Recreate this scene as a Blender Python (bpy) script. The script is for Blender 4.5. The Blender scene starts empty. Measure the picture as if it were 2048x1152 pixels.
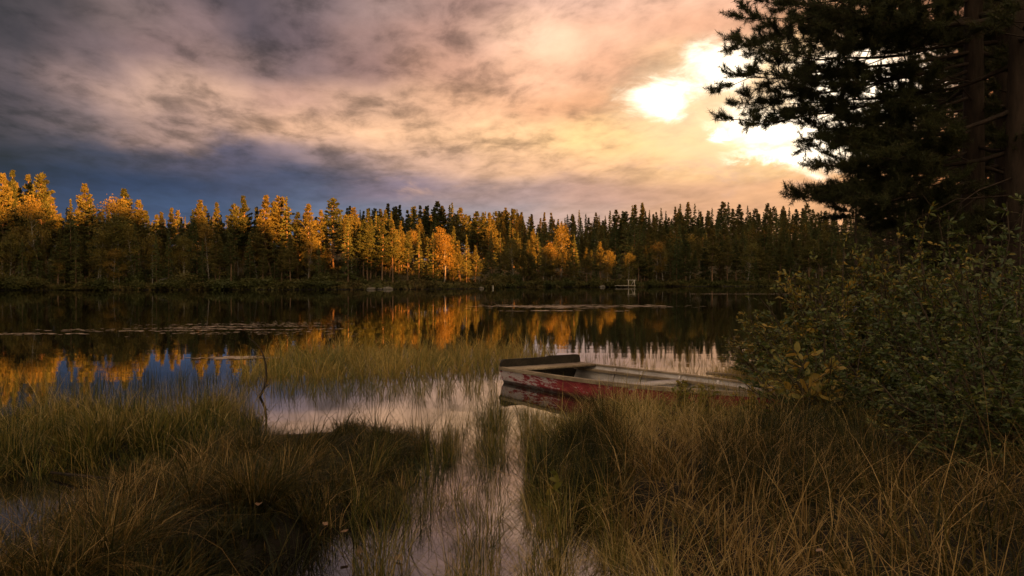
import bpy, math, random
import numpy as np
from mathutils import Vector, Matrix
R = math.radians
rng = np.random.default_rng(7)
random.seed(7)
S = bpy.context.scene
COL = S.collection

# ---------------------------------------------------------------- camera, exposure
F, CX, HY, CH = 1700.0, 1024.0, 558.0, 1.45          # focal length (px of a 2048 wide picture), centre, horizon row, eye height
cam_d = bpy.data.cameras.new('camera'); cam = bpy.data.objects.new('camera', cam_d); COL.objects.link(cam)
cam_d.sensor_width = 36; cam_d.lens = F/2048*36; cam_d.clip_start = .05; cam_d.clip_end = 5000
cam.location = (0, 0, CH); cam.rotation_euler = (R(90) - math.atan((576-HY)/F), 0, 0)
S.camera = cam
EXPO = 3.1
S.view_settings.view_transform = 'Standard'; S.view_settings.look = 'None'
S.view_settings.exposure = EXPO; S.view_settings.gamma = 1; S.view_settings.use_curve_mapping = False
S.cycles.use_denoising = True
try: S.cycles.denoiser = 'OPENIMAGEDENOISE'
except Exception: pass
S.cycles.max_bounces = 6; S.cycles.diffuse_bounces = 3; S.cycles.glossy_bounces = 3
S.cycles.transmission_bounces = 4; S.cycles.transparent_max_bounces = 8
S.cycles.caustics_reflective = False; S.cycles.caustics_refractive = False

SUN_AZ, SUN_EL = R(138), R(6.5)                       # clockwise from the view direction (+Y); above the horizon
sun_dir = Vector((math.sin(SUN_AZ)*math.cos(SUN_EL), math.cos(SUN_AZ)*math.cos(SUN_EL), math.sin(SUN_EL)))
sd = bpy.data.lights.new('sun', 'SUN'); sun = bpy.data.objects.new('sun', sd); COL.objects.link(sun)
sd.energy = 5.0; sd.angle = R(.5); sd.color = (1, .375, .065)
sun.rotation_euler = sun_dir.to_track_quat('Z', 'Y').to_euler()

# ---------------------------------------------------------------- node helpers
def lin(c):
    f = lambda v: (v/12.92 if v <= .04045 else ((v+.055)/1.055)**2.4)
    return tuple(f(v/255) for v in c)
class NT:
    def __init__(s, tree): s.t = tree; tree.nodes.clear()
    def n(s, typ, **kw):
        nd = s.t.nodes.new(typ)
        for k, v in kw.items(): setattr(nd, k, v)
        return nd
    def l(s, a, b): s.t.links.new(a, b)
    def put(s, sock, v):
        if isinstance(v, bpy.types.NodeSocket): s.l(v, sock)
        else: sock.default_value = v
    def m(s, op, a, b=0.0, c=0.0, clamp=False):
        nd = s.n('ShaderNodeMath', operation=op, use_clamp=clamp)
        s.put(nd.inputs[0], a); s.put(nd.inputs[1], b); s.put(nd.inputs[2], c)
        return nd.outputs[0]
    def vm(s, op, a, b=(0, 0, 0)):
        nd = s.n('ShaderNodeVectorMath', operation=op); s.put(nd.inputs[0], a); s.put(nd.inputs[1], b); return nd.outputs[0]
    def xyz(s, x, y, z):
        nd = s.n('ShaderNodeCombineXYZ'); s.put(nd.inputs[0], x); s.put(nd.inputs[1], y); s.put(nd.inputs[2], z); return nd.outputs[0]
    def noise(s, vec, scale, detail=5, rough=.55, dist=0.0, color=False):
        nd = s.n('ShaderNodeTexNoise'); s.put(nd.inputs['Vector'], vec)
        nd.inputs['Scale'].default_value = scale; nd.inputs['Detail'].default_value = detail
        nd.inputs['Roughness'].default_value = rough; nd.inputs['Distortion'].default_value = dist
        return nd.outputs[1 if color else 0]
    def ramp(s, fac, stops, interp='LINEAR'):
        nd = s.n('ShaderNodeValToRGB'); cr = nd.color_ramp; cr.interpolation = interp
        while len(cr.elements) < len(stops): cr.elements.new(.5)
        for e, (p, c) in zip(cr.elements, stops): e.position = p; e.color = (c[0], c[1], c[2], 1)
        s.put(nd.inputs[0], fac); return nd.outputs[0]
    def sm(s, v, a, b, c=0.0, d=1.0):
        nd = s.n('ShaderNodeMapRange', interpolation_type='SMOOTHSTEP'); s.put(nd.inputs[0], v)
        for i, q in enumerate((a, b, c, d)): s.put(nd.inputs[i+1], q)
        return nd.outputs[0]
    def mix(s, f, a, b, mode='MIX'):
        nd = s.n('ShaderNodeMix', data_type='RGBA', blend_type=mode); s.put(nd.inputs[0], f)
        for i, q in ((6, a), (7, b)):
            if isinstance(q, tuple) and len(q) == 3: q = q + (1,)
            s.put(nd.inputs[i], q)
        return nd.outputs[2]

# ---------------------------------------------------------------- sky (world): sunset cloud deck over a blue gap, all in world directions
W = bpy.data.worlds.new('World'); S.world = W; W.use_nodes = True
g = NT(W.node_tree)
tc = g.n('ShaderNodeTexCoord').outputs['Generated']
d_ = g.vm('NORMALIZE', tc)
sp = g.n('ShaderNodeSeparateXYZ'); g.l(d_, sp.inputs[0]); X, Y, Z = sp.outputs
az0 = g.m('ARCTAN2', X, Y); el0 = g.m('ARCSINE', Z)
den = g.m('ADD', g.m('MAXIMUM', Z, 0.0), .10)
flat = g.xyz(g.m('DIVIDE', X, den), g.m('DIVIDE', Y, den), 0.0)          # the cloud deck seen in perspective
rot = g.n('ShaderNodeVectorRotate', rotation_type='Z_AXIS'); g.l(flat, rot.inputs['Vector']); rot.inputs['Angle'].default_value = R(-10)
cl = g.vm('MULTIPLY', rot.outputs[0], (1.75, 1.0, 1.0))
wn = g.noise(cl, .55, 5, .55, .4, True)
ws = g.n('ShaderNodeSeparateColor'); g.l(wn, ws.inputs[0])
az = g.m('ADD', az0, g.m('MULTIPLY', g.m('SUBTRACT', ws.outputs[0], .5), .18))
el = g.m('ADD', el0, g.m('MULTIPLY', g.m('SUBTRACT', ws.outputs[1], .5), g.sm(el0, .05, .17, .015, .10)))
azf = g.m('ADD', g.m('DIVIDE', az, 2*math.pi), .5)
pxa = lambda px: math.atan((px-CX)/F)
def pel(px, py): return math.atan((HY-py)/F*math.cos(pxa(px)))
DARK = (34, 32, 38)
rows = [  # picture row, then (column, colour) along it
 (545, [(0,(52,72,104)),(500,(70,90,122)),(900,(140,140,150)),(1200,(200,165,140)),(1500,(225,170,125)),(1900,(200,140,95))]),
 (425, [(0,(40,57,90)),(400,(54,75,110)),(700,(100,112,136)),(1000,(165,152,152)),(1200,(200,168,150)),(1400,(222,172,132)),(1600,(235,178,125)),(1900,(190,130,85))]),
 (378, [(0,(30,41,68)),(300,(36,52,86)),(600,(68,74,102)),(800,(128,114,128)),(1000,(172,146,140)),(1200,(190,152,134)),(1400,(206,160,124)),(1600,(232,175,118)),(1900,(190,125,75))]),
 (330, [(0,(36,38,54)),(200,(52,56,78)),(450,(82,78,100)),(650,(140,120,124)),(850,(206,168,145)),(1050,(226,182,144)),(1250,(234,188,142)),(1450,(244,196,130)),(1600,(255,214,140)),(1900,(200,130,75))]),
 (270, [(0,(72,64,72)),(150,(110,96,100)),(300,(150,124,118)),(450,(186,152,136)),(600,(214,172,144)),(800,(226,182,146)),(1000,(236,192,146)),(1200,(245,202,138)),(1400,(250,200,128)),(1550,(255,226,160)),(1750,(255,200,120)),(1950,(180,110,60))]),
 (205, [(0,(86,76,82)),(150,(138,116,114)),(300,(186,154,138)),(450,(196,160,140)),(600,(176,140,126)),(750,(206,166,140)),(950,(224,176,140)),(1150,(216,160,118)),(1280,(255,214,140)),(1400,(255,226,160)),(1600,(255,222,150)),(1800,(235,160,90)),(1950,(150,95,60))]),
 (140, [(0,(60,54,60)),(150,(100,86,90)),(300,(126,104,104)),(450,(136,112,108)),(600,(120,100,102)),(750,(136,108,104)),(900,(196,152,130)),(1050,(230,182,150)),(1200,(216,164,132)),(1350,(246,206,150)),(1500,(255,226,165)),(1700,(235,170,110)),(1900,(150,100,70))]),
 (70, [(0,(64,58,62)),(100,(62,56,60)),(250,(112,96,96)),(400,(122,102,104)),(500,(82,72,80)),(620,(104,88,94)),(750,(140,114,110)),(900,(180,142,128)),(1050,(236,194,166)),(1200,(222,176,148)),(1400,(214,164,134)),(1600,(220,165,120)),(1900,(150,105,80))]),
 (5, [(0,(78,70,74)),(200,(112,98,100)),(350,(96,84,90)),(470,(72,64,72)),(650,(116,100,104)),(800,(150,126,122)),(950,(172,138,128)),(1100,(216,178,160)),(1350,(226,182,156)),(1600,(200,155,130)),(1900,(140,105,85))]),
 (-170, [(0,(76,68,76)),(500,(104,92,100)),(1000,(136,116,116)),(1400,(150,124,116)),(1900,(110,90,84))]),
 (-520, [(0,(96,90,98)),(1000,(120,110,116)),(1900,(116,104,102))]),
 (-1500, [(0,(196,178,170)),(1000,(206,188,178)),(1900,(206,184,168))]),
]
col = None; prev = None
for py, stops in rows:
    st = [(.5 + pxa(px)/(2*math.pi), lin(c)) for px, c in stops]
    a, b = lin(stops[0][1]), lin(stops[-1][1]); dk = lin((230, 212, 178)); dr = lin((238, 196, 140))
    full = [(.04, dk), (.27, tuple(.6*x+.4*y for x, y in zip(a, dk)))] + st + [(.74, dr), (.90, dk)]
    c = g.ramp(azf, full, 'B_SPLINE' if False else 'EASE')
    e = pel(1024, py)
    col = c if col is None else g.mix(g.sm(el, prev, e), col, c)
    prev = e
col = g.mix(g.sm(el, prev, 1.3), col, lin((222, 200, 186)))
# cloud body: streaks and billows
n1 = g.noise(cl, 1.25, 8, .57, .3)
n2 = g.noise(g.vm('ADD', cl, (7.3, 2.1, 0)), 4.2, 8, .60, .3)
amp = g.sm(el0, .085, .17, .25, 1.0)
body = g.m('ADD', g.m('MULTIPLY', g.m('SUBTRACT', n1, .475), 4.8), g.m('MULTIPLY', g.m('SUBTRACT', n2, .46), 3.5))
body = g.m('MULTIPLY', body, amp)
body = g.m('DIVIDE', body, g.m('ADD', 1.0, g.m('MULTIPLY', g.m('MAXIMUM', body, 0.0), 1.1)))
gain = g.m('POWER', 2.0, g.m('MULTIPLY', body, 1.25))
gn = g.n('ShaderNodeCombineColor'); [g.l(gain, gn.inputs[i]) for i in range(3)]
col = g.mix(1.0, col, gn.outputs[0], 'MULTIPLY')
# low puffs over the blue gap
pn = g.noise(g.xyz(g.m('MULTIPLY', az0, 9.0), g.m('MULTIPLY', el0, 22.0), 0.0), 1.6, 6, .6, .3)
pm = g.m('MULTIPLY', g.sm(pn, .52, .72), g.m('MULTIPLY', g.sm(el0, .085, .105), g.sm(el0, .150, .125)))
pm = g.m('MULTIPLY', pm, g.m('MULTIPLY', g.sm(az0, -.26, -.12), .75))
col = g.mix(pm, col, lin((206, 168, 150)))
# breaks in the deck where the low sun burns through
def blob(px, py, sx, sy, k, raw=False):
    dx = g.m('DIVIDE', g.m('SUBTRACT', azb, pxa(px)), sx/F); dy = g.m('DIVIDE', g.m('SUBTRACT', elb, pel(px, py)), sy/F)
    q = g.m('ADD', g.m('MULTIPLY', dx, dx), g.m('MULTIPLY', dy, dy))
    return q if raw else g.sm(q, 1.25, k, 0.0, 1.0)
fn = g.noise(g.xyz(g.m('MULTIPLY', az0, 14.0), g.m('MULTIPLY', el0, 26.0), 3.0), 1.3, 6, .62, .5, True)
fs = g.n('ShaderNodeSeparateColor'); g.l(fn, fs.inputs[0])
azb = g.m('ADD', az0, g.m('MULTIPLY', g.m('SUBTRACT', fs.outputs[0], .5), .085))
elb = g.m('ADD', el0, g.m('MULTIPLY', g.m('SUBTRACT', fs.outputs[1], .5), .055))
hn = g.noise(g.xyz(g.m('MULTIPLY', az0, 16.0), g.m('MULTIPLY', el0, 44.0), 1.0), 1.0, 7, .58, .6)
hot = None
for b in ((1322, 203, 62, 36), (1436, 140, 70, 46), (1530, 255, 90, 42), (1640, 285, 90, 46), (1720, 180, 130, 75), (1440, 278, 30, 9), (1575, 308, 90, 20)):
    q = g.m('SUBTRACT', 1.0, blob(*b, 0, raw=True)); hot = q if hot is None else g.m('MAXIMUM', hot, q)
hraw = g.m('ADD', hot, g.m('MULTIPLY', g.m('SUBTRACT', hn, .5), 2.6))
hot = g.m('MAXIMUM', g.m('POWER', g.sm(hraw, -1.7, 1.25), 2.1), 0.0)
glow = blob(1500, 225, 420, 190, 0.0)
col = g.mix(1.0, col, g.mix(g.sm(el0, .07, .14), (1.0, .955, .99), (1.0, .925, .86)), 'MULTIPLY')
col = g.mix(g.m('MULTIPLY', glow, .34), col, (1.05, .62, .37))
col = g.mix(g.m('MULTIPLY', blob(1470, 215, 250, 140, 0.0), .55), col, (1.25, .86, .52))
col = g.mix(hot, col, (2.4, 2.0, 1.5))
# a clear-sky share under it all, lit from the same sun
sk = g.n('ShaderNodeTexSky', sky_type='NISHITA'); sk.sun_disc = False; sk.sun_elevation = SUN_EL; sk.sun_rotation = SUN_AZ
skc = g.mix(1.0, sk.outputs[0], (.006, .006, .006), 'MULTIPLY')
col = g.mix(1.0, col, skc, 'ADD')
back = g.m('ADD', g.m('MULTIPLY', g.sm(Y, .35, -.35), .68), 1.0)
bk = g.n('ShaderNodeCombineColor'); [g.l(back, bk.inputs[i]) for i in range(3)]
col = g.mix(1.0, col, bk.outputs[0], 'MULTIPLY')
col = g.mix(g.sm(Z, -.02, .0), (.012, .010, .008), col)
bg = g.n('ShaderNodeBackground'); g.l(col, bg.inputs[0]); bg.inputs[1].default_value = 1/2**EXPO
out = g.n('ShaderNodeOutputWorld'); g.l(bg.outputs[0], out.inputs[0])

# ---------------------------------------------------------------- mesh helpers
class MB:
    """collects vertices and faces, links them as one mesh"""
    def __init__(s): s.v = []; s.f = {}; s.n = 0; s.a = []; s.mi = {}
    def add(s, v, faces, rnd=None, mat=0):
        v = np.asarray(v, float).reshape(-1, 3); faces = np.asarray(faces, int)
        s.v.append(v); k = faces.shape[1]
        s.f.setdefault((k, mat), []).append(faces + s.n)
        r = np.zeros(len(v)) if rnd is None else np.broadcast_to(np.asarray(rnd, float), (len(v),))
        s.a.append(r); s.n += len(v)
    def mesh(s, name, mats, smooth=False):
        me = bpy.data.meshes.new(name)
        v = np.concatenate(s.v); me.vertices.add(len(v)); me.vertices.foreach_set('co', v.ravel())
        loops = []; starts = []; mi = []; c = 0
        for (k, mat), fl in s.f.items():
            f = np.concatenate(fl); loops.append(f.ravel()); starts.append(c + k*np.arange(len(f))); c += f.size
            mi.append(np.full(len(f), mat))
        loops = np.concatenate(loops); starts = np.concatenate(starts); mi = np.concatenate(mi)
        me.loops.add(len(loops)); me.loops.foreach_set('vertex_index', loops)
        me.polygons.add(len(starts)); me.polygons.foreach_set('loop_start', starts)
        me.update(calc_edges=True); me.validate()
        if len(me.polygons) == len(mi): me.polygons.foreach_set('material_index', mi)
        if smooth: me.polygons.foreach_set('use_smooth', np.ones(len(me.polygons), bool))
        at = me.attributes.new('rnd', 'FLOAT', 'POINT'); at.data.foreach_set('value', np.concatenate(s.a))
        for m in (mats if isinstance(mats, (list, tuple)) else [mats]): me.materials.append(m)
        return me
    def tube(s, pts, rad, k=6, rnd=0.0, mat=0):
        pts = np.asarray(pts, float); rad = np.broadcast_to(np.asarray(rad, float), (len(pts),))
        tan = np.gradient(pts, axis=0); tan /= np.linalg.norm(tan, axis=1)[:, None] + 1e-9
        ref = np.array([0, 0, 1.0]) if abs(tan[0][2]) < .9 else np.array([1.0, 0, 0])
        a = np.cross(tan, ref); a /= np.linalg.norm(a, axis=1)[:, None] + 1e-9; b = np.cross(tan, a)
        th = np.arange(k)*2*math.pi/k
        ring = pts[:, None] + rad[:, None, None]*(a[:, None]*np.cos(th)[None, :, None] + b[:, None]*np.sin(th)[None, :, None])
        n = len(pts); i = np.arange(n-1)[:, None]*k; j = np.arange(k)[None]
        q = np.stack([i+j, i+(j+1) % k, i+k+(j+1) % k, i+k+j], -1).reshape(-1, 4)
        s.add(ring.reshape(-1, 3), q, rnd, mat)
        s.add(ring[-1], [list(range(k))] if k > 3 else [[0, 1, 2]], rnd, mat)
    def box(s, c, sz, M=None, mat=0, rnd=0.0):
        c = np.array(c, float); h = np.array(sz, float)/2
        v = np.array([[x, y, z] for x in (-1, 1) for y in (-1, 1) for z in (-1, 1)])*h
        if M is not None: v = v @ np.array(M).T
        s.add(v + c, [[0, 1, 3, 2], [4, 6, 7, 5], [0, 4, 5, 1], [2, 3, 7, 6], [0, 2, 6, 4], [1, 5, 7, 3]], rnd, mat)
def link(name, me, parent=None):
    o = bpy.data.objects.new(name, me); COL.objects.link(o)
    if parent: o.parent = parent
    return o
def tag(o, label=None, cat=None, group=None, kind=None):
    for k, v in (('label', label), ('category', cat), ('group', group), ('kind', kind)):
        if v: o[k] = v
    return o
def empty(name, loc, rz=0, sc=1):
    o = bpy.data.objects.new(name, None); COL.objects.link(o); o.empty_display_size = .2
    o.location = loc; o.rotation_euler = (0, 0, rz)
    o.scale = sc if isinstance(sc, tuple) else (sc, sc, sc)
    return o
def unit(v): return v/(np.linalg.norm(v, axis=-1, keepdims=True) + 1e-9)
def rand_dir(n, r=rng): return unit(r.normal(size=(n, 3)))

def vnoise(x, y, seed=0):
    """smooth value noise on numpy arrays"""
    x = np.asarray(x, float); y = np.asarray(y, float)
    xi = np.floor(x).astype(np.int64); yi = np.floor(y).astype(np.int64); fx = x-xi; fy = y-yi
    fx = fx*fx*(3-2*fx); fy = fy*fy*(3-2*fy)
    def h(a, b):
        n = (a*374761393 + b*668265263 + seed*974711) & 0x7fffffff
        n = ((n ^ (n >> 13))*1274126177) & 0x7fffffff
        return ((n ^ (n >> 16)) & 0xffff)/65535.0
    return (h(xi, yi)*(1-fx) + h(xi+1, yi)*fx)*(1-fy) + (h(xi, yi+1)*(1-fx) + h(xi+1, yi+1)*fx)*fy
def fbm(x, y, seed=0, o=4):
    r = 0; a = .5
    for k in range(o): r = r + a*vnoise(np.asarray(x)*2**k, np.asarray(y)*2**k, seed+k); a *= .5
    return r/(1-.5**o)
def sstep(x, a, b): t = np.clip((np.asarray(x, float)-a)/(b-a), 0, 1); return t*t*(3-2*t)

# ---------------------------------------------------------------- lay of the land
def plan(px, d): return np.array([(px-CX)/F*d, d])
def gp(px, py, z=0.0):
    d = (CH-z)*F/(py-HY); return np.array([(px-CX)/F*d, d])
SHORE = [(-500, 100), (-250, 104), (0, 109), (200, 112), (400, 114), (600, 116), (700, 117), (800, 119), (880, 122), (940, 125), (975, 129),
         (988, 137), (996, 148), (1050, 152), (1150, 153), (1180, 150), (1250, 150), (1272, 153), (1300, 163), (1450, 167), (1600, 165), (1700, 160)]
LAKE = np.array([plan(*p) for p in SHORE] + [(70, 140), (72, 110), (58, 90), (34, 78), (24, 60), (15, 40), (9.5, 26), (6, 18), (4.3, 14), (3.2, 11),
        (3.2, 9.0), (2.6, 7.4), (1.6, 5), (.5, 3.4), (-3, 3.1), (-10, 2.6), (-40, 2), (-90, 20), (-120, 60)])
def in_poly(x, y, P):
    r = np.zeros(np.shape(x), bool); n = len(P)
    for i in range(n):
        x1, y1 = P[i]; x2, y2 = P[(i+1) % n]
        if y1 == y2: continue
        c = ((y1 > y) != (y2 > y)) & (x < (x2-x1)*(y-y1)/(y2-y1) + x1)
        r ^= c
    return r
def dist_poly(x, y, P):
    best = np.full(np.shape(x), 1e9); n = len(P)
    for i in range(n):
        a = P[i]; b = P[(i+1) % n]; ab = b-a
        t = np.clip(((x-a[0])*ab[0] + (y-a[1])*ab[1])/(ab @ ab), 0, 1)
        best = np.minimum(best, np.hypot(x-a[0]-t*ab[0], y-a[1]-t*ab[1]))
    return best
def sdist(x, y, P):
    d = dist_poly(x, y, P); return np.where(in_poly(x, y, P), -d, d)     # negative inside
pp = lambda *L: np.array([gp(*q) for q in L])
MARSH_A = pp((-600, 850), (0, 855), (200, 846), (330, 832), (430, 832), (480, 846), (498, 868), (470, 890), (400, 905), (330, 922), (230, 930), (100, 948), (-600, 985))
MARSH_B = pp((-700, 1120), (0, 1085), (150, 1040), (300, 990), (390, 948), (465, 910), (520, 887), (620, 884), (720, 880), (800, 888), (852, 903), (800, 930), (765, 960),
             (755, 1010), (735, 1060), (690, 1095), (520, 1135), (440, 1170), (300, 1300), (-700, 1400))
MARSH_C = pp((1130, 850), (1250, 822), (1400, 822), (1560, 826), (1520, 790), (1470, 760), (1490, 735), (1600, 712), (2900, 690), (2900, 1500), (1500, 1500), (1430, 1200),
             (1300, 1120), (1180, 1060), (1120, 960), (1090, 900))
REED_D = pp((488, 764), (560, 754), (700, 757), (850, 752), (960, 748), (1000, 738), (1095, 726), (1110, 714), (1000, 706), (850, 708), (700, 706), (600, 712), (540, 724), (500, 742))
# wanted shadow heights over the water, shaping added, unseen high ground that blocks sun
TAN = math.tan(SUN_EL); SV = np.array([math.sin(SUN_AZ), math.cos(SUN_AZ)]); PV = np.array([-SV[1], SV[0]]); RV = 200.0
CTRL = [((1024, 2), 14), ((1940, 14), 16), ((-140, 112), 11), ((0, 114), 10.5), ((170, 118), 10.8), ((400, 122), 11.2), ((500, 124), 9.6), ((570, 125), 7.0), ((640, 126), 4.2),
        ((760, 128), 3.0), ((850, 130), 2.0), ((925, 131), 1.2), ((966, 131), 1.2), ((745, 164), 20), ((800, 168), 20), ((860, 172), 15.5), ((1022, 159), 7), ((1090, 157), 7), ((1190, 157), 4), ((1215, 156), 4.0), ((1300, 180), 9), ((1450, 200), 10), ((1500, 240), 12), ((1700, 240), 12)]
cu = []; 
for (px, d), sh in CTRL:
    p = plan(px, d); cu.append((p @ PV, sh + (RV - p @ SV)*TAN))
cu.sort(); CU = np.array([c[0] for c in cu]); CHH = np.array([c[1] for c in cu])
def height(x, y):
    x = np.asarray(x, float); y = np.asarray(y, float)
    sd_ = sdist(x, y, LAKE); px = CX + F*x/np.maximum(y, 1); land = np.maximum(sd_, 0)
    far = sstep(y, 85, 100)
    prom = sstep(px, 560, 720)*(1-sstep(px, 960, 1000))*far
    h_far = .25*sstep(land, 0, 1.5) + (.9 + 2.3*prom)*sstep(land, 0, 13) + .02*land
    h_far = h_far + (1-sstep(px, 600, 950))*5*sstep(land, 8, 45)
    hill = sstep(px, 820, 1150)*far
    h_far = h_far + hill*.115*np.clip(land-6, 0, 78)
    h_near = .35*sstep(land, 0, 2.5) + .05*np.clip(land, 0, 60)
    h = np.where(sd_ > 0, far*h_far + (1-far)*h_near, -np.minimum(.12 + .10*-sd_, 2.5))
    h = h + sstep(land, 1, 12)*1.1*(fbm(x/9, y/9, 3)-.5)
    u = x*PV[0] + y*PV[1]; v = x*SV[0] + y*SV[1]
    H = np.interp(u, CU, CHH)*sstep(u, -220, -120)*(1-sstep(u, 330, 430))
    shade_ridge = H*np.exp(-((v-RV)/np.where(v > RV, 70., 32.))**2)  # unseen rise added to shade the scene, crest shaped by wanted shadow heights
    h = np.maximum(h, np.where(v > 95, shade_ridge, -9))
    near = (y < 24) & (y > -3) & (np.abs(x) < 22)
    if np.any(near):
        xn, yn = x[near], y[near]; hn = h[near]
        w = .35*(fbm(xn*1.3, yn*1.3, 11)-.5)
        for P, top in ((MARSH_A, .08), (MARSH_B, .11), (MARSH_C, .10)):
            s_ = sdist(xn, yn, P) + w
            bump = .14*(fbm(xn*2.0, yn*2.0, 5)-.45)
            gn = fbm(xn*1.3, yn*1.7, 62) if P is MARSH_C else fbm(xn*1.15+3, yn*1.5, 60)
            thr = .30 if P is MARSH_C else .35
            bump = bump - .42*(1-sstep(gn, thr-.045, thr+.05))*(1-sstep(xn, 2.4, 3.4))
            hn = np.maximum(hn, -.06 + (top+.06+bump)*sstep(-s_, -.15, .35) - .5*sstep(s_, .1, 1))
        h[near] = hn
    return h
def hz(x, y): return float(height(np.array([x]), np.array([y]))[0])

# ---------------------------------------------------------------- materials
def new_mat(name):
    m = bpy.data.materials.new(name); m.use_nodes = True; return m, NT(m.node_tree)
def finish(g, sh, disp=None):
    o = g.n('ShaderNodeOutputMaterial'); g.l(sh, o.inputs[0])
def bsdf(g, color, rough=.7, spec=.3, normal=None):
    b = g.n('ShaderNodeBsdfPrincipled'); g.put(b.inputs['Base Color'], color if isinstance(color, bpy.types.NodeSocket) else color + (1,))
    g.put(b.inputs['Roughness'], rough); b.inputs['Specular IOR Level'].default_value = spec
    if normal is not None: g.l(normal, b.inputs['Normal'])
    return b.outputs[0]
def bump(g, h, strength=.3, dist=.02):
    b = g.n('ShaderNodeBump'); b.inputs['Strength'].default_value = strength; b.inputs['Distance'].default_value = dist; g.l(h, b.inputs['Height']); return b.outputs[0]
def leaf_mat(name, stops, trans=.35, per='attr', rough=.55, spec=.2, nscale=1.2, namt=.5):
    m, g = new_mat(name)
    if per == 'attr':
        a = g.n('ShaderNodeAttribute', attribute_name='rnd').outputs['Fac']
    else:
        oi = g.n('ShaderNodeObjectInfo'); a = oi.outputs['Random']
        at = g.n('ShaderNodeAttribute', attribute_name='rnd').outputs['Fac']
        a = g.m('ADD', g.m('MULTIPLY', a, .62), g.m('MULTIPLY', at, .38))
    c = g.ramp(a, stops)
    geo = g.n('ShaderNodeTexCoord').outputs['Object']
    n = g.noise(geo, nscale, 3)
    k = g.m('ADD', 1-namt*.5, g.m('MULTIPLY', g.m('SUBTRACT', n, .5), namt*2))
    kc = g.n('ShaderNodeCombineColor'); [g.l(k, kc.inputs[i]) for i in range(3)]
    c = g.mix(1.0, c, kc.outputs[0], 'MULTIPLY')
    b = bsdf(g, c, rough, spec)
    t = g.n('ShaderNodeBsdfTranslucent'); g.l(c, t.inputs[0])
    mx = g.n('ShaderNodeMixShader'); mx.inputs[0].default_value = trans; g.l(b, mx.inputs[1]); g.l(t.outputs[0], mx.inputs[2])
    finish(g, mx.outputs[0]); return m
def bark_mat(name, c1, c2, scale=(14, 14, 3), st=.6):
    m, g = new_mat(name)
    o = g.vm('MULTIPLY', g.n('ShaderNodeTexCoord').outputs['Object'], scale)
    n = g.noise(o, 1.0, 6, .65, .3)
    c = g.ramp(n, [(.3, c1), (.7, c2)])
    finish(g, bsdf(g, c, .9, .1, bump(g, n, st, .03))); return m
M_needle = leaf_mat('pine_needles', [(0, (.034, .044, .016)), (.5, (.050, .056, .018)), (1, (.085, .074, .022))], .45, 'attr', .5, .25, 2.0)
M_farpine = leaf_mat('far_pine_needles', [(0, (.030, .044, .016)), (.3, (.070, .080, .026)), (.6, (.125, .110, .032)), (1, (.175, .135, .036))], .3, 'obj', .6, .15, .5, .7)
M_farspruce = leaf_mat('far_spruce_needles', [(0, (.060, .082, .030)), (.5, (.092, .108, .034)), (1, (.125, .122, .038))], .3, 'obj', .6, .15, .5, .7)
M_birch = leaf_mat('birch_leaves', [(0, (.10, .105, .028)), (.5, (.17, .130, .030)), (1, (.26, .150, .030))], .4, 'obj', .6, .15, .5, .6)
M_shore = leaf_mat('shore_shrub_leaves', [(0, (.045, .058, .018)), (.5, (.075, .078, .022)), (1, (.13, .095, .028))], .35, 'obj', .6, .15, .8, .6)
M_willow = leaf_mat('willow_leaves', [(0, (.034, .056, .017)), (.42, (.068, .092, .022)), (.68, (.135, .135, .027)), (1, (.36, .22, .034))], .35, 'attr', .45, .35, 1.5, .4)
M_sapling = leaf_mat('sapling_leaves', [(0, (.09, .115, .028)), (.6, (.18, .165, .036)), (1, (.34, .21, .040))], .4, 'attr', .45, .3, 2.0, .3)
M_grass = leaf_mat('marsh_grass_blades', [(0, (.018, .028, .007)), (.28, (.060, .072, .014)), (.5, (.19, .165, .034)), (.74, (.30, .20, .048)), (1, (.60, .44, .19))], .42, 'attr', .6, .2, 1.1, .5)
M_rust_shaded = leaf_mat('rusty_sedge_shaded', [(0, (.010, .015, .004)), (.32, (.032, .034, .008)), (.55, (.098, .078, .017)), (.8, (.165, .095, .024)), (1, (.42, .28, .11))], .42, 'attr', .6, .2, 1.1, .5)  # rust-brown sedge; its colour is also darkened to stand in for foreground shade
M_reed = leaf_mat('reed_blades', [(0, (.070, .085, .018)), (.5, (.19, .165, .036)), (1, (.50, .33, .09))], .42, 'attr', .55, .25, 1.0, .4)
M_under = leaf_mat('heath_leaves', [(0, (.055, .066, .022)), (.5, (.090, .080, .028)), (1, (.15, .10, .04))], .3, 'attr', .7, .1, .3, .7)
M_bark = bark_mat('pine_bark', (.016, .012, .010), (.050, .033, .024))
M_farbark = bark_mat('far_pine_bark', (.085, .055, .036), (.17, .105, .062), (4, 4, 1))
M_birchbark = bark_mat('birch_bark', (.09, .075, .06), (.28, .25, .21), (3, 3, 9))
M_stem = bark_mat('twig_bark', (.030, .022, .016), (.070, .050, .034), (30, 30, 10))
M_dead = bark_mat('wet_dead_wood', (.012, .009, .007), (.035, .026, .020), (30, 30, 8))
def ground_mat():
    m, g = new_mat('peaty_ground')
    p = g.n('ShaderNodeNewGeometry').outputs['Position']
    n = g.noise(p, .35, 8, .65); n2 = g.noise(p, 9.0, 6, .7)
    c = g.ramp(g.m('ADD', g.m('MULTIPLY', n, .6), g.m('MULTIPLY', n2, .4)), [(.3, (.018, .014, .009)), (.5, (.040, .032, .016)), (.7, (.075, .060, .028))])
    sz = g.n('ShaderNodeSeparateXYZ'); g.l(p, sz.inputs[0])                       # waterlogged black peat close to the lake level
    c = g.mix(g.sm(g.m('ADD', sz.outputs[2], g.m('MULTIPLY', n, .15)), .42, .26), c, (.010, .008, .006))
    finish(g, bsdf(g, c, .9, .15, bump(g, n2, .9, .05))); return m
M_ground = ground_mat()
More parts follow.
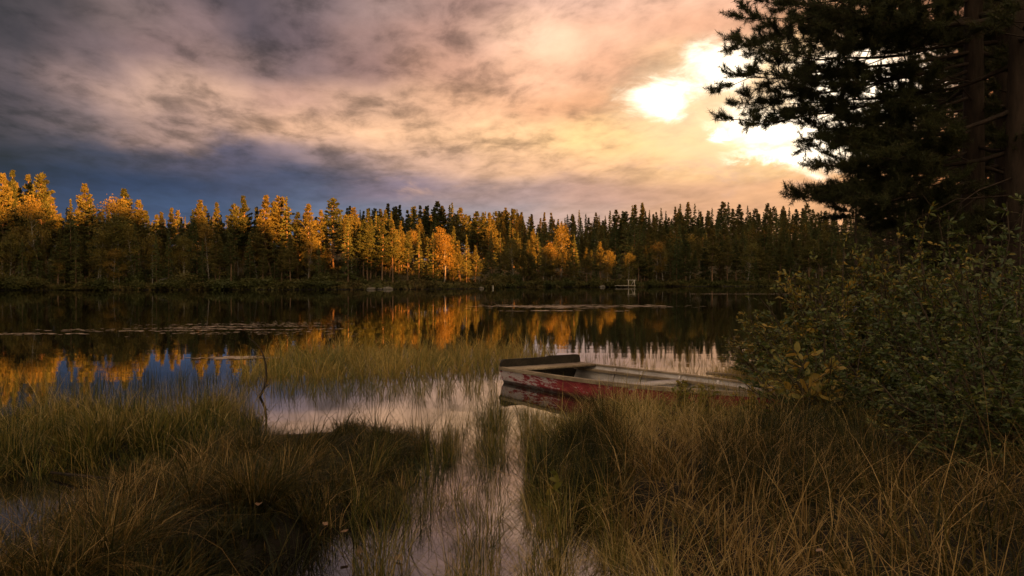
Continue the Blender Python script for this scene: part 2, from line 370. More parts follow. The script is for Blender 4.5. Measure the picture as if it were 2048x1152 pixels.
def water_mat():
    m, g = new_mat('lake_water')
    p = g.n('ShaderNodeNewGeometry').outputs['Position']
    a = g.noise(g.vm('MULTIPLY', p, (.30, 1.3, 1)), 1.0, 3, .5)
    b = g.noise(g.vm('MULTIPLY', p, (.05, .11, 1)), 1.0, 2, .5)
    patch = g.sm(b, .45, .62, .35, 1.0)
    bm = g.n('ShaderNodeBump'); bm.inputs['Distance'].default_value = .0035; g.l(a, bm.inputs['Height']); g.l(patch, bm.inputs['Strength'])
    geo = g.n('ShaderNodeNewGeometry'); dt = g.n('ShaderNodeVectorMath', operation='DOT_PRODUCT'); g.l(geo.outputs['Incoming'], dt.inputs[0]); g.l(bm.outputs[0], dt.inputs[1])
    fr = g.m('POWER', g.m('SUBTRACT', 1.0, dt.outputs['Value'], clamp=True), 2.3)
    fr = g.m('ADD', .04, g.m('MULTIPLY', fr, .94))
    df = g.n('ShaderNodeBsdfDiffuse'); df.inputs[0].default_value = (.006, .0055, .0045, 1)
    gl = g.n('ShaderNodeBsdfGlossy'); gl.inputs['Roughness'].default_value = .02; g.l(bm.outputs[0], gl.inputs['Normal'])
    mx = g.n('ShaderNodeMixShader'); g.l(fr, mx.inputs[0]); g.l(df.outputs[0], mx.inputs[1]); g.l(gl.outputs[0], mx.inputs[2])
    finish(g, mx.outputs[0]); return m
M_water = water_mat()
def plain(name, c, rough=.8, nsc=20, var=.35):
    m, g = new_mat(name); n = g.noise(g.n('ShaderNodeTexCoord').outputs['Object'], nsc, 5, .6)
    c2 = tuple(min(1, v*(1+var)) for v in c); c1 = tuple(v*(1-var) for v in c)
    finish(g, bsdf(g, g.ramp(n, [(.3, c1), (.7, c2)]), rough, .2, bump(g, n, .3, .01))); return m

# ---------------------------------------------------------------- ground and water
def axis(a, segs):
    r = [a]
    for end, step in segs:
        n = max(1, round((end-r[-1])/step)); r += list(r[-1] + (end-r[-1])*np.arange(1, n+1)/n)
    return np.array(r)
gx = axis(-1500, [(-240, 140), (-80, 8), (-14, 3), (14, .16), (80, 3), (110, 6), (300, 2.5), (1500, 140)])
gy = axis(-400, [(-180, 55), (-25, 2.5), (1, 4), (3, .5), (20, .16), (90, 3), (190, 2), (330, 8), (2500, 180)])
GX, GY = np.meshgrid(gx, gy); GZ = height(GX.ravel(), GY.ravel())
b = MB(); nx = len(gx); i, j = np.meshgrid(np.arange(nx-1), np.arange(len(gy)-1)); k = (j*nx+i).ravel()
b.add(np.stack([GX.ravel(), GY.ravel(), GZ], 1), np.stack([k, k+1, k+nx+1, k+nx], 1))
tag(link('ground', b.mesh('ground', M_ground, True)), kind='structure', label='dark peaty lake shore and forest floor', cat='ground')
b = MB(); b.add([(-1400, -60, 0), (1400, -60, 0), (1400, 1200, 0), (-1400, 1200, 0)], [[0, 1, 2, 3]])
tag(link('water', b.mesh('water', M_water)), kind='structure', label='still dark lake mirroring the trees and sunset sky', cat='water')

# ---------------------------------------------------------------- tree meshes
def quads(c, ax1, ax2):
    """one small four-cornered face per centre"""
    v = np.stack([c-ax1, c-.15*ax1+ax2, c+ax1, c-.15*ax1-ax2], 1)
    n = len(c); return v.reshape(-1, 3), np.arange(4*n).reshape(n, 4)
def far_pine(seed, H=16., crown=.45, wid=2.2, dens=1.0, point=.5):
    r = np.random.default_rng(seed); t = MB(); c = MB()
    z = np.linspace(-.4, H*.97, 9); bend = r.normal(size=2)*.35
    cx = lambda zz: bend[0]*np.sin(zz/H*2.5) + .1*np.sin(zz*.6+seed); cy = lambda zz: bend[1]*np.sin(zz/H*2.2)
    t.tube(np.stack([cx(z), cy(z), z], 1), np.linspace(.20, .03, 9), 6)
    zz = H*crown; k = 0
    while zz < H*.985:
        f = (zz-H*crown)/(H*(1-crown))
        nbr = 5 if f < .6 else 4
        for q_ in range(nbr):
            if r.random() < .16: continue
            prof = min(1, (f+.25)/.45)*(1-f)**point + .05
            L = wid*prof*r.uniform(.55, 1.18); a = k*1.1 + q_*6.283/nbr + r.uniform(-.35, .35); up = r.uniform(-.16, .12) + .55*f
            z0 = zz + r.uniform(-.16, .16); o = np.array([cx(z0), cy(z0), z0]); dr = np.array([math.cos(a), math.sin(a), up]); sd_ = np.array([-math.sin(a), math.cos(a), 0])
            tip = o + dr*L + [0, 0, .10*L]; t.tube([o, o+dr*L*.55-[0, 0, .04], tip], [.045, .03, .012], 3)
            n = int(dens*(26 + 46*L)); s_ = .28 + .75*r.random(n)**.75
            lat = r.normal(size=n)*(.10+.17*L*(1.15-s_*.6))
            ce = o + dr*(L*s_)[:, None] + sd_*lat[:, None]; ce[:, 2] += .12*L*s_**2 - .18*np.abs(lat) + r.normal(size=n)*.075
            d1 = unit(r.normal(size=(n, 3))*.75 + dr*.9 + [0, 0, .45]); d2 = unit(np.cross(d1, r.normal(size=(n, 3))))
            s1 = r.uniform(.12, .25, n)[:, None]; v, f4 = quads(ce, d1*s1, d2*s1*.40)
            c.add(v, f4, np.repeat(np.clip(r.normal(.5, .22)+r.normal(size=n)*.16, 0, 1), 4))
        zz += r.uniform(.42, .78)*(1.05-.45*f); k += 1
    for k in range(9):                                                    # bare dead limbs below the crown
        zz = H*crown*r.uniform(.45, 1.0); a = r.uniform(0, 6.28); L = r.uniform(.4, 1.3); o = np.array([cx(zz), cy(zz), zz])
        t.tube([o, o+np.array([math.cos(a), math.sin(a), -.15])*L], [.03, .012], 3)
    return t.mesh('pine_trunk', M_farbark), c.mesh('pine_crown', M_farpine)
def far_spruce(seed, H=16., wid=2.0, base=.08, gap=.1):
    r = np.random.default_rng(seed); t = MB(); c = MB()
    t.tube([(0, 0, -.4), (.03, 0, H*.5), (0, 0, H)], [.19, .11, .015], 6)
    nb = 78
    for k in range(nb):
        f = (k+r.random())/nb; zz = H*(base + (1-base)*f)
        L = wid*((1-f)**.85 + .03)*r.uniform(.62, 1.12); a = k*2.4 + r.uniform(-.5, .5)
        if r.random() < gap: continue
        n = int(16 + 34*L); s = r.random(n)**.7
        out = L*s; dz = -.28*out + .16*out*out/max(L, .3)
        side = r.normal(size=n)*.16*(.35+out)*.9
        ca, sa = math.cos(a), math.sin(a)
        ce = np.stack([ca*out - sa*side, sa*out + ca*side, zz + dz - np.abs(side)*.35 + r.normal(size=n)*.07], 1)
        d1 = unit(np.stack([ca - sa*side, sa + ca*side, -.45 + .3*r.normal(size=n)], 1) + .45*r.normal(size=(n, 3)))
        d2 = unit(np.cross(d1, r.normal(size=(n, 3)))); s1 = r.uniform(.12, .25, n)[:, None]
        v, f4 = quads(ce, d1*s1, d2*s1*.42); c.add(v, f4, np.repeat(np.clip(r.normal(.5, .2)+r.normal(size=n)*.15, 0, 1), 4))
    return t.mesh('spruce_trunk', M_farbark), c.mesh('spruce_crown', M_farspruce)
def far_birch(seed, H=11., wid=2.2, low=.25):
    r = np.random.default_rng(seed); t = MB(); c = MB()
    z = np.linspace(-.4, H*.9, 8); lean = r.normal(size=2)*.05
    t.tube(np.stack([lean[0]*z + .12*np.sin(z*.7), lean[1]*z, z], 1), np.linspace(.12, .02, 8), 6)
    for k in range(44):
        f = r.random()**.8; zz = H*(low + (1-low)*f*.98)
        prof = math.sin(math.pi*min(1, .12+.88*f))**.65 if f < .97 else .2
        a = r.uniform(0, 6.28); rr = wid*prof*r.uniform(.25, 1.0)
        ce0 = np.array([math.cos(a)*rr + lean[0]*zz, math.sin(a)*rr + lean[1]*zz, zz])
        st = np.array([lean[0]*zz, lean[1]*zz, max(zz-rr*.9, .5)])
        t.tube([st, (st+ce0)/2+[0, 0, .1], ce0], [.04, .02, .008], 3)
        n = r.integers(45, 95); q = r.normal(size=(n, 3))*[.42, .42, .38]*r.uniform(.7, 1.25)
        ce = ce0 + q; d1 = rand_dir(n, r); d2 = unit(np.cross(d1, r.normal(size=(n, 3)))); s1 = r.uniform(.08, .17, n)[:, None]
        v, f4 = quads(ce, d1*s1, d2*s1*.6); c.add(v, f4, np.repeat(np.clip(r.normal(.5, .2)+r.normal(size=n)*.16, 0, 1), 4))
    return t.mesh('birch_trunk', M_birchbark), c.mesh('birch_crown', M_birch)
def far_shrub(seed):
    r = np.random.default_rng(seed); t = MB(); c = MB()
    for k in range(20):
        a = r.uniform(0, 6.28); e = r.uniform(.1, 1.0); ce0 = np.array([math.cos(a)*e*.95, math.sin(a)*e*.95, r.uniform(.25, 1.25-.6*e)])
        t.tube([(0, 0, -.1), ce0*.6, ce0], [.03, .02, .008], 3)
        n = 48; ce = ce0 + r.normal(size=(n, 3))*[.24, .24, .2]; d1 = rand_dir(n, r); d2 = unit(np.cross(d1, r.normal(size=(n, 3))))
        s1 = r.uniform(.06, .14, n)[:, None]; v, f4 = quads(ce, d1*s1, d2*s1*.6); c.add(v, f4, np.repeat(np.clip(r.normal(.5, .2)+r.normal(size=n)*.15, 0, 1), 4))
    return t.mesh('shrub_stems', M_stem), c.mesh('shrub_foliage', M_shore)
PINE = [far_pine(1, 16, .34, 3.1, 1.1, 1.15), far_pine(2, 16, .42, 2.8, 1.0, 1.0), far_pine(3, 16, .24, 3.3, 1.1, 1.3), far_pine(4, 16, .46, 2.9, 1.0, .8), far_pine(5, 16, .16, 2.9, 1.1, 1.3), far_pine(6, 16, .12, 3.1, 1.1, 1.4)]
SPRUCE = [far_spruce(11, 16, 2.0), far_spruce(12, 16, 2.2, .12, .12), far_spruce(13, 16, 2.4, .05), far_spruce(14, 16, 1.9, .1, .1)]
BIRCH = [far_birch(21), far_birch(22, 11, 2.6, .2), far_birch(23, 11, 1.7, .3)]
SHRUB = [far_shrub(31), far_shrub(32), far_shrub(33)]
KIND = {'pine': (PINE, 'pine_tree', 'pine tree', 16), 'spruce': (SPRUCE, 'spruce_tree', 'spruce tree', 16), 'birch': (BIRCH, 'birch_tree', 'birch tree', 11)}
NTREE = {}
def tree(kind, px, d, top=None, H=None, label='', group=None, var=None, wide=None):
    V, name, cat, h0 = KIND[kind]
    x, y = plan(px, d); z = hz(x, y)
    if H is None: H = CH + (HY-top)/F*d - z
    s = H/h0; w = s*(wide or random.uniform(.95, 1.35))
    t, c = V[random.randrange(len(V)) if var is None else var % len(V)]
    o = empty(name, (x, y, z), random.uniform(0, 6.28), (w, w, s)); tag(o, label, cat, group)
    link('trunk', t, o); link('crown', c, o)
    NTREE[kind] = NTREE.get(kind, 0) + 1
    return o
SX = np.array([p[0] for p in SHORE], float); SD = np.array([p[1] for p in SHORE], float)
shore_d = lambda px: float(np.interp(px, SX, SD))
SKY = np.array([(-300, 330), (-100, 340), (0, 345), (30, 337), (60, 350), (85, 350), (115, 395), (130, 408), (150, 387), (172, 370), (200, 398), (215, 402), (250, 380), (272, 397), (290, 412), (320, 426),
    (345, 416), (370, 413), (400, 403), (430, 406), (450, 421), (482, 396), (500, 416), (545, 393), (570, 397), (590, 426), (620, 412), (640, 430), (670, 400), (690, 412), (720, 414), (745, 404), (790, 407),
    (820, 404), (850, 405), (880, 400), (910, 408), (940, 421), (975, 410), (1000, 421), (1025, 417), (1060, 427), (1110, 431), (1150, 422), (1180, 427), (1225, 420), (1280, 410), (1330, 412), (1365, 408),
    (1400, 412), (1450, 407), (1500, 414), (1565, 408), (1610, 412), (1700, 417), (1800, 412), (2100, 400)], float)
sky_y = lambda px: float(np.interp(px, SKY[:, 0], SKY[:, 1]))
# trees one can point at: the left wood
for k, px, top, dd, lab in (
    ('pine', 4, 347, 9, 'tall orange-lit pine at the left end of the far wood'), ('pine', 28, 337, 12, 'tallest pine of the far wood, dark needles over the lit pine at the left end'),
    ('pine', 54, 346, 15, 'dark-topped pine second from the tallest one in the left clump'), ('pine', 86, 346, 10, 'broad lit pine on the right flank of the tall left clump'),
    ('birch', 76, 398, 5, 'wide orange birch below the tall pines of the left clump'), ('birch', 22, 470, 4, 'orange-brown birch at the foot of the left end pines'),
    ('spruce', 142, 398, 5, 'pointed dark spruce just right of the first sky gap, in front of a pine'), ('pine', 172, 368, 12, 'lone tall pine with a flat side branch right of the first sky gap'),
    ('birch', 214, 401, 6, 'brightest orange birch of the left wood, rounded top'), ('birch', 238, 432, 4, 'low orange birch leaning out between spruce and lone pine'),
    ('pine', 250, 378, 13, 'dense pointed pine rising over the orange birches'), ('pine', 276, 400, 10, 'open-crowned pine with a lit bare trunk beside the pointed pine'),
    ('birch', 118, 520, 3, 'small birch with pale stem in the dark lakeside edge, left of the spruce'), ('spruce', 152, 468, 3, 'shaggy half-lit spruce standing forward at the water edge'),
    ('birch', 196, 468, 4, 'slim birch with white double stem by the shaggy spruce'), ('birch', 226, 500, 3, 'narrow shaded birch with straight pale stem right of the double-stemmed birch'),
    ('pine', 318, 424, 12, 'thin grey-green pine in the dip of the left skyline'), ('pine', 346, 414, 12, 'small lit pine at the right rim of the skyline dip'), ('spruce', 386, 420, 9, 'narrow dark spruce between two lit pine tops'),
    ('pine', 402, 401, 11, 'bright gold bushy pine top left of the middle skyline'), ('pine', 426, 404, 13, 'bright pine touching the gold bushy pine on its right'), ('pine', 430, 455, 4, 'grey shaded pine with layered boughs standing at the shore'),
    ('spruce', 462, 502, 3, 'small young spruce alone at the shore'), ('pine', 468, 408, 10, 'dark half of the twin-topped pine pair'), ('pine', 485, 392, 11, 'lit half of the twin-topped pine pair'),
    ('pine', 511, 413, 9, 'short lit pine between the twin-topped pair and the big triple crown'), ('pine', 544, 389, 8, 'large golden pine, left crown of the big triple crown'), ('pine', 560, 392, 11, 'middle crown of the golden triple crown'),
    ('spruce', 574, 395, 9, 'pointed spruce closing the golden triple crown on its right'), ('pine', 596, 424, 9, 'low golden pine in the notch right of the triple crown'), ('pine', 619, 408, 8, 'flat-topped pine with a tall lit trunk before the promontory'),
    ('pine', 641, 420, 9, 'golden pine leaning on the flat-topped one'), ('pine', 668, 396, 10, 'slender golden pine with a needle-like top, tallest of the promontory'),
    ('birch', 305, 470, 4, 'shaded olive birch under the skyline dip'), ('birch', 345, 500, 4, 'yellowish shaded birch in the dark middle of the left wood'), ('birch', 268, 455, 4, 'orange-topped birch edge beside the lit bare trunk')):
    tree(k, px, shore_d(px)+dd, top, label=lab, group='trees of the left wood')
# the sunlit promontory
for k, px, top, dd, lab in (
    ('pine', 692, 436, 6, 'gold pine at the left root of the promontory front row'), ('pine', 712, 430, 8, 'tall gold pine of the first promontory cluster'), ('pine', 728, 440, 5, 'gold pine leaning toward the first promontory cluster'),
    ('pine', 752, 432, 9, 'broad gold pine between the two promontory clusters'), ('pine', 770, 426, 6, 'highest gold crown in the middle of the promontory'), ('pine', 786, 446, 4, 'gold pine with a bare red trunk near the bank'),
    ('pine', 803, 440, 8, 'brilliant gold pine sloping down from the highest crown'), ('pine', 818, 462, 10, 'gold pine in the dip of the promontory row'), ('spruce', 838, 460, 5, 'pointed gold spruce on the falling half of the promontory'),
    ('pine', 853, 474, 8, 'dim pine tucked behind the pointed gold spruce'), ('birch', 876, 454, 7, 'leaning yellow birch on the promontory'), ('pine', 892, 468, 5, 'gold pine beside the leaning yellow birch'),
    ('pine', 907, 453, 6, 'tall bright pine near the end of the promontory'), ('pine', 922, 480, 4, 'small bright pine under the tall one near the promontory end'), ('spruce', 933, 470, 4, 'thin spire-shaped gold tree close to the promontory tip'),
    ('pine', 950, 490, 4, 'thin gold pine at the promontory tip'), ('pine', 970, 515, 3, 'last low tree over the tip of the promontory'), ('birch', 958, 520, 7, 'dim bush-like birch behind the promontory tip'),
    ('birch', 1026, 478, 6, 'rounded gold birch across the inlet from the promontory'), ('pine', 1048, 495, 4, 'gold pine in front of the rounded birch'), ('pine', 1058, 478, 7, 'taller gold pine next to the rounded birch'),
    ('pine', 1096, 488, 6, 'single gold-topped pine between the birch group and the landing'), ('pine', 1085, 520, 4, 'short half-lit pine left of the single gold-topped pine'), ('birch', 1122, 450, 9, 'pale olive tall birch before the dark hill'),
    ('spruce', 1148, 470, 6, 'olive spruce with open branches before the landing'), ('birch', 1150, 535, 3, 'dark low bushy tree at the waterside left of the landing'),
    ('spruce', 1190, 510, 3, 'bright gold pointed tree beside the landing'), ('birch', 1214, 528, 3, 'short golden birch right beside the landing')):
    tree(k, px, shore_d(px)+dd, top, label=lab, group='sunlit trees of the promontory and landing')
# fill: rows behind, tops kept under the skyline of the photograph
MASS = {'t': [], 'c': {}}
def fill(n, x0, x1, d0, d1, kinds, label, group, lo, hi, drop=(0, 30), sq=1.0, mass=False, env=None):
    for i in range(n):
        px = x0 + (x1-x0)*(i+random.random())/n; u = random.random()**sq
        d = shore_d(px) + d0 + (d1-d0)*u
        x, y = plan(px, d); z = hz(x, y); k = random.choice(kinds)
        hmax = CH + (HY-(float(np.interp(px, *env)) if env else sky_y(px))-random.uniform(*drop))/F*d - z
        H = min(random.uniform(lo, hi), hmax)
        if H < 3.5: continue
        if not mass: tree(k, px, d, H=H, label=label[k], group=group)
        else:
            V, _, _, h0 = KIND[k]; s_ = H/h0
            M = Matrix.Translation((x, y, z)) @ Matrix.Rotation(random.uniform(0, 6.28), 4, 'Z') @ Matrix.Diagonal((s_*1.1, s_*1.1, s_, 1))
            t, c = random.choice(V); MASS.setdefault(group, []).append((t, M)); MASS[group].append((c, M))
def build_mass(group, name, label):
    vs, ls, st, mi, at, n, lc = [], [], [], [], [], 0, 0; mats = []
    for me, M in MASS[group]:
        v = np.empty(len(me.vertices)*3); me.vertices.foreach_get('co', v); v = v.reshape(-1, 3); A = np.array(M)
        l = np.empty(len(me.loops), int); me.loops.foreach_get('vertex_index', l); q = np.empty(len(me.polygons), int); me.polygons.foreach_get('loop_start', q)
        r_ = np.empty(len(me.vertices)); me.attributes['rnd'].data.foreach_get('value', r_)
        if me.materials[0] not in mats: mats.append(me.materials[0])
        vs.append(v @ A[:3, :3].T + A[:3, 3]); ls.append(l+n); st.append(q+lc); mi.append(np.full(len(q), mats.index(me.materials[0]))); at.append(np.clip(r_*.5+random.random()*.6, 0, 1)); n += len(v); lc += len(l)
    me = bpy.data.meshes.new(name); v = np.concatenate(vs); me.vertices.add(len(v)); me.vertices.foreach_set('co', v.ravel())
    l = np.concatenate(ls); me.loops.add(len(l)); me.loops.foreach_set('vertex_index', l); q = np.concatenate(st); me.polygons.add(len(q)); me.polygons.foreach_set('loop_start', q)
    me.update(calc_edges=True); me.polygons.foreach_set('material_index', np.concatenate(mi)); me.attributes.new('rnd', 'FLOAT', 'POINT').data.foreach_set('value', np.concatenate(at))
    for m in mats: me.materials.append(m)
    tag(link(name, me), label, 'forest', None, 'stuff')
def kinds_label(t): return {k: f'{w} {t}' for k, w in (('pine', 'pine'), ('spruce', 'pointed spruce'), ('birch', 'leafy birch'))}
fill(44, -120, 660, 9, 24, ['pine', 'pine', 'spruce', 'pine'], kinds_label('deep in the left wood, behind the orange-lit front row'), 'inner trees of the left wood', 11, 17, (5, 45))
fill(44, -120, 660, 2.5, 8, ['birch', 'spruce', 'spruce', 'pine'], kinds_label('low in the shaded waterside edge of the left wood'), 'low shaded trees along the left shore', 4.5, 9, (30, 60))
fill(40, 670, 985, 3, 15, ['pine', 'pine', 'spruce', 'pine', 'birch'], kinds_label('filling the sunlit promontory between the taller gold crowns'), 'smaller trees on the promontory', 5, 11, (4, 30), env=([670, 770, 830, 905, 950, 985], [434, 430, 458, 460, 492, 540]))
fill(44, 690, 1060, 38, 60, ['pine', 'pine', 'pine', 'spruce'], kinds_label('on the skyline behind the gold promontory'), 'skyline trees behind the promontory', 13, 19, (-2, 14))
fill(24, 1000, 1300, 3, 12, ['pine', 'spruce', 'birch', 'pine'], kinds_label('olive, in the low waterside row around the landing'), 'waterside trees around the landing', 5, 9, (50, 90))
fill(46, 1270, 1760, 2.5, 9, ['pine', 'pine', 'spruce', 'birch'], kinds_label('with thin pale trunk in the shaded front row of the far right shore'), 'front row of the far right shore', 7, 12.5, (40, 90))
fill(60, 1000, 1760, 12, 36, ['pine', 'spruce', 'spruce'], kinds_label('dull olive, on the lower slope of the dark wooded hill'), 'lower trees of the wooded hill', 9.5, 14, (16, 60))
fill(64, 990, 1760, 40, 66, ['pine', 'spruce', 'pine'], kinds_label('dull olive, on the middle slope of the dark wooded hill'), 'middle trees of the wooded hill', 9, 15, (4, 30))
fill(76, 980, 1760, 66, 84, ['pine', 'spruce', 'pine'], kinds_label('on the crest line of the dark wooded hill'), 'crest trees of the wooded hill', 12, 18, (-6, 12))
fill(190, -220, 720, 16, 55, ['pine', 'spruce', 'spruce'], None, 'wood', 8, 17, (12, 45), mass=True)
fill(60, -220, 720, 8, 20, ['birch', 'spruce'], None, 'wood', 3.6, 7, (60, 90), mass=True)
fill(60, 690, 1060, 26, 70, ['pine', 'spruce', 'pine'], None, 'wood', 8, 15, (14, 50), mass=True)
fill(240, 960, 1960, 14, 95, ['pine', 'spruce', 'pine'], None, 'wood', 7, 13, (14, 60), mass=True)
for i in range(250):  # unseen trees added on that rise to filter the sun reaching the hill
    u = 124 + 190*(i+random.random())/250; v = RV + random.uniform(-9, 14); p = PV*u + SV*v; t, c = random.choice(SPRUCE + PINE[4:]); s_ = random.uniform(.75, 1.2)
    M = Matrix.Translation((p[0], p[1], hz(p[0], p[1]))) @ Matrix.Rotation(random.uniform(0, 6.28), 4, 'Z') @ Matrix.Diagonal((s_, s_, s_, 1)); MASS['wood'] += [(t, M), (c, M)]
build_mass('wood', 'deep_forest', 'deep unlit forest filling in behind the front trees of the far shore, and unseen trees added to filter the sun')
# shrubs along the far shore
def far_bush(px, d, h, w, label, group):
    x, y = plan(px, d); o = empty('shore_shrub', (x, y, hz(x, y)-.05), random.uniform(0, 6.28), (w, w, h)); tag(o, label, 'shrub', group)
    t, c = random.choice(SHRUB); link('stems', t, o); link('foliage', c, o)
for i in range(46):
    px = -80 + 740*(i+random.random()*2.2)/46
    far_bush(px, shore_d(px)+random.uniform(.2, 3.5), random.uniform(.5, 1.0)*random.choice((.5, .9, 1.6)), random.uniform(.8, 2.1), 'rounded olive shrub hanging over the water below the left wood', 'shrubs along the left shore')
for i in range(56):
    px = 990 + 860*(i+random.random())/56
    far_bush(px, shore_d(px)+random.uniform(.2, 3), random.uniform(.5, 1.1), random.uniform(.9, 1.9), 'low dull shrub at the waterline below the wooded hill', 'shrubs along the right far shore')
for px, dd in ((982, 6), (990, 2), (996, 5), (1003, 2), (1010, 4), (1018, 2), (1026, 3), (975, 3)):
    far_bush(px, shore_d(px)+dd, random.uniform(.9, 1.7), random.uniform(1.2, 2), 'dark shrub filling the inlet beside the promontory tip', 'shrubs in the inlet')
# heather and bilberry on the far banks: too many to count
b = MB(); n = 26000; r = rng
px = r.uniform(-150, 1880, n); dd = r.random(n)**1.4*16; d = np.interp(px, SX, SD) + dd + .1
xx = (px-CX)/F*d; zz = height(xx, d); cl_ = fbm(xx*.5, d*.5, 77)
keep = (zz > .02) & (r.random(n) < .35 + cl_); xx, d, zz = xx[keep], d[keep], zz[keep]; n = len(xx)
ce = np.stack([xx, d, zz + r.uniform(0, .45, n)*cl_[keep]*1.4], 1); rr = np.clip(fbm(xx*.22, d*.22, 9)+r.normal(size=n)*.12, 0, 1)
for q in range(2):
    d1 = unit(r.normal(size=(n, 3))+[0, 0, .8]); d2 = unit(np.cross(d1, r.normal(size=(n, 3)))); s1 = r.uniform(.15, .38, n)[:, None]
    v, f4 = quads(ce + r.normal(size=(n, 3))*[.15, .15, .05], d1*s1, d2*s1*.5); b.add(v, f4, np.repeat(rr, 4))
tag(link('undergrowth', b.mesh('undergrowth', M_under)), 'brown and olive heath covering the far banks under the trees', 'undergrowth', None, 'stuff')

# ---------------------------------------------------------------- near pines on the right
def needle_tufts(mb, base, dirs, r, n=24, L=.078, w=.0034):
    """brushes of needles round twig ends"""
    m = len(base)
    if m == 0: return
    B = np.repeat(base, n, 0); D = np.repeat(dirs, n, 0)
    dv = unit(D*.50 + r.normal(size=(m*n, 3))*.66); B = B + D*r.uniform(-.09, .03, m*n)[:, None]
    ln = L*r.uniform(.7, 1.25, m*n)[:, None]; sd = unit(np.cross(dv, r.normal(size=(m*n, 3))))*w
    v = np.stack([B-sd, B+sd, B+dv*ln], 1).reshape(-1, 3)
    mb.add(v, np.arange(3*m*n).reshape(-1, 3), np.repeat(np.clip(.5+.22*r.normal(size=m), 0, 1), 3*n))
def grow_branch(tm, cm, o, tip, r, sub=11, rad=.045, droop=.25, leaf_from=.3, dens=1.0):
    o = np.asarray(o, float); tip = np.asarray(tip, float); L = np.linalg.norm(tip-o); ax = (tip-o)/L
    t = np.linspace(0, 1, 9); P = o + (tip-o)*t[:, None]
    P[:, 2] += -droop*np.sin(math.pi*t)*L*.35; P += np.cumsum(r.normal(size=(9, 3))*.022*L, 0)*[1, 1, .6]*np.sin(math.pi*t*.5)[:, None]
    tm.tube(P, rad*(1-t*.86), 5)
    side = unit(np.cross(ax, [0, 0, 1.0])); up = np.cross(side, ax)
    tb, td = [], []
    for k in range(int(sub)):
        s = leaf_from + (1-leaf_from)*(k+r.random())/sub; p = np.array([np.interp(s, t, P[:, i]) for i in range(3)])
        sg = 1 if k % 2 else -1; l2 = L*r.uniform(.20, .42)*(1.12-s*.75)
        d2 = unit(ax*r.uniform(.45, .9) + side*sg*r.uniform(.5, 1.0) + up*r.uniform(-.25, .45))
        q = p + d2*l2*np.array([[0], [.5], [1]]); q[2, 2] += .10*l2; tm.tube(q, [rad*.38*(1.1-s), rad*.22, .004], 4)
        m = max(4, int(9*dens*(.45+l2)))
        for j in range(m):
            s2 = .42 + .58*(j+r.random())/m; p2 = q[0] + (q[2]-q[0])*s2
            d3 = unit(d2 + r.normal(size=3)*.65 + [0, 0, .25]); l3 = r.uniform(.08, .22)*(.6+.4*l2)
            e = p2 + d3*l3; tm.tube([p2, e], [.006, .003], 3)
            for w in range(3):
                tb.append(p2 + d3*l3*(.45+.275*w)); td.append(unit(d3 + [0, 0, .5]))
    for w in np.linspace(.8, 1, 4): tb.append(o + (tip-o)*w); td.append(ax)
    # keep the end tufts on the bent limb itself
    tb[-4:] = [np.array([np.interp(w, t, P[:, i]) for i in range(3)]) for w in np.linspace(.8, 1, 4)]
    needle_tufts(cm, np.array(tb), np.array(td), r)
def near_pine(seed, H=14, r0=.19, z0=2.2, wid=3.2, nb=46, extra=(), skip=None):
    r = np.random.default_rng(seed); t = MB(); c = MB()
    z = np.concatenate([np.linspace(-.5, H, 16)]); bx = .12*np.sin(z*.35+seed); by = .10*np.sin(z*.28+2*seed)
    t.tube(np.stack([bx, by, z], 1), np.interp(z, [-.5, .1, 1, H], [r0*1.7, r0*1.3, r0, .03]), 12)
    at = lambda zz: np.array([np.interp(zz, z, bx), np.interp(zz, z, by), zz])
    for k in range(nb):
        f = (k+r.random())/nb; zz = z0 + (H-z0)*f**1.1; a = k*2.4+r.uniform(-.5, .5)
        L = wid*min(1, .55+f*1.4)*(1-f)**.5*r.uniform(.7, 1.1) + .3
        if skip and skip(a, zz): continue
        grow_branch(t, c, at(zz), at(zz) + np.array([math.cos(a)*L, math.sin(a)*L, L*(-.12+.45*f)+r.normal()*.1]), r, sub=4+2.6*L, rad=.022+.009*L)
    for zz, tip in extra:
        L = np.linalg.norm(np.array(tip)-at(zz)); grow_branch(t, c, at(zz), tip, r, sub=8+2.6*L, rad=.017+.0045*L, droop=.12, leaf_from=.3, dens=1.4)
    for k in range(14):                                                   # dead, bare lower limbs
        zz = r.uniform(.9, z0+1.2); a = r.uniform(0, 6.28); L = r.uniform(.6, 2.4); p = at(zz); d = np.array([math.cos(a), math.sin(a), r.uniform(-.35, .1)])
        q = np.array([p, p+d*L*.5+[0, 0, .06], p+d*L+r.normal(size=3)*.12]); t.tube(q, [.013, .009, .003], 4)
        for j in range(5): s = r.uniform(.3, 1); t.tube([p+d*L*s, p+d*L*s+unit(d+r.normal(size=3)*.7)*r.uniform(.15, .5)], [.007, .002], 3)
    return t.mesh('pine_trunk', M_bark, True), c.mesh('pine_crown', M_needle)
TX, TY = 7.25, 13.5; TZ = hz(TX, TY)
def tipat(px, py, d): return (((px-CX)/F*d)-TX, d-TY, CH+(HY-py)/F*d-TZ)
ex = []
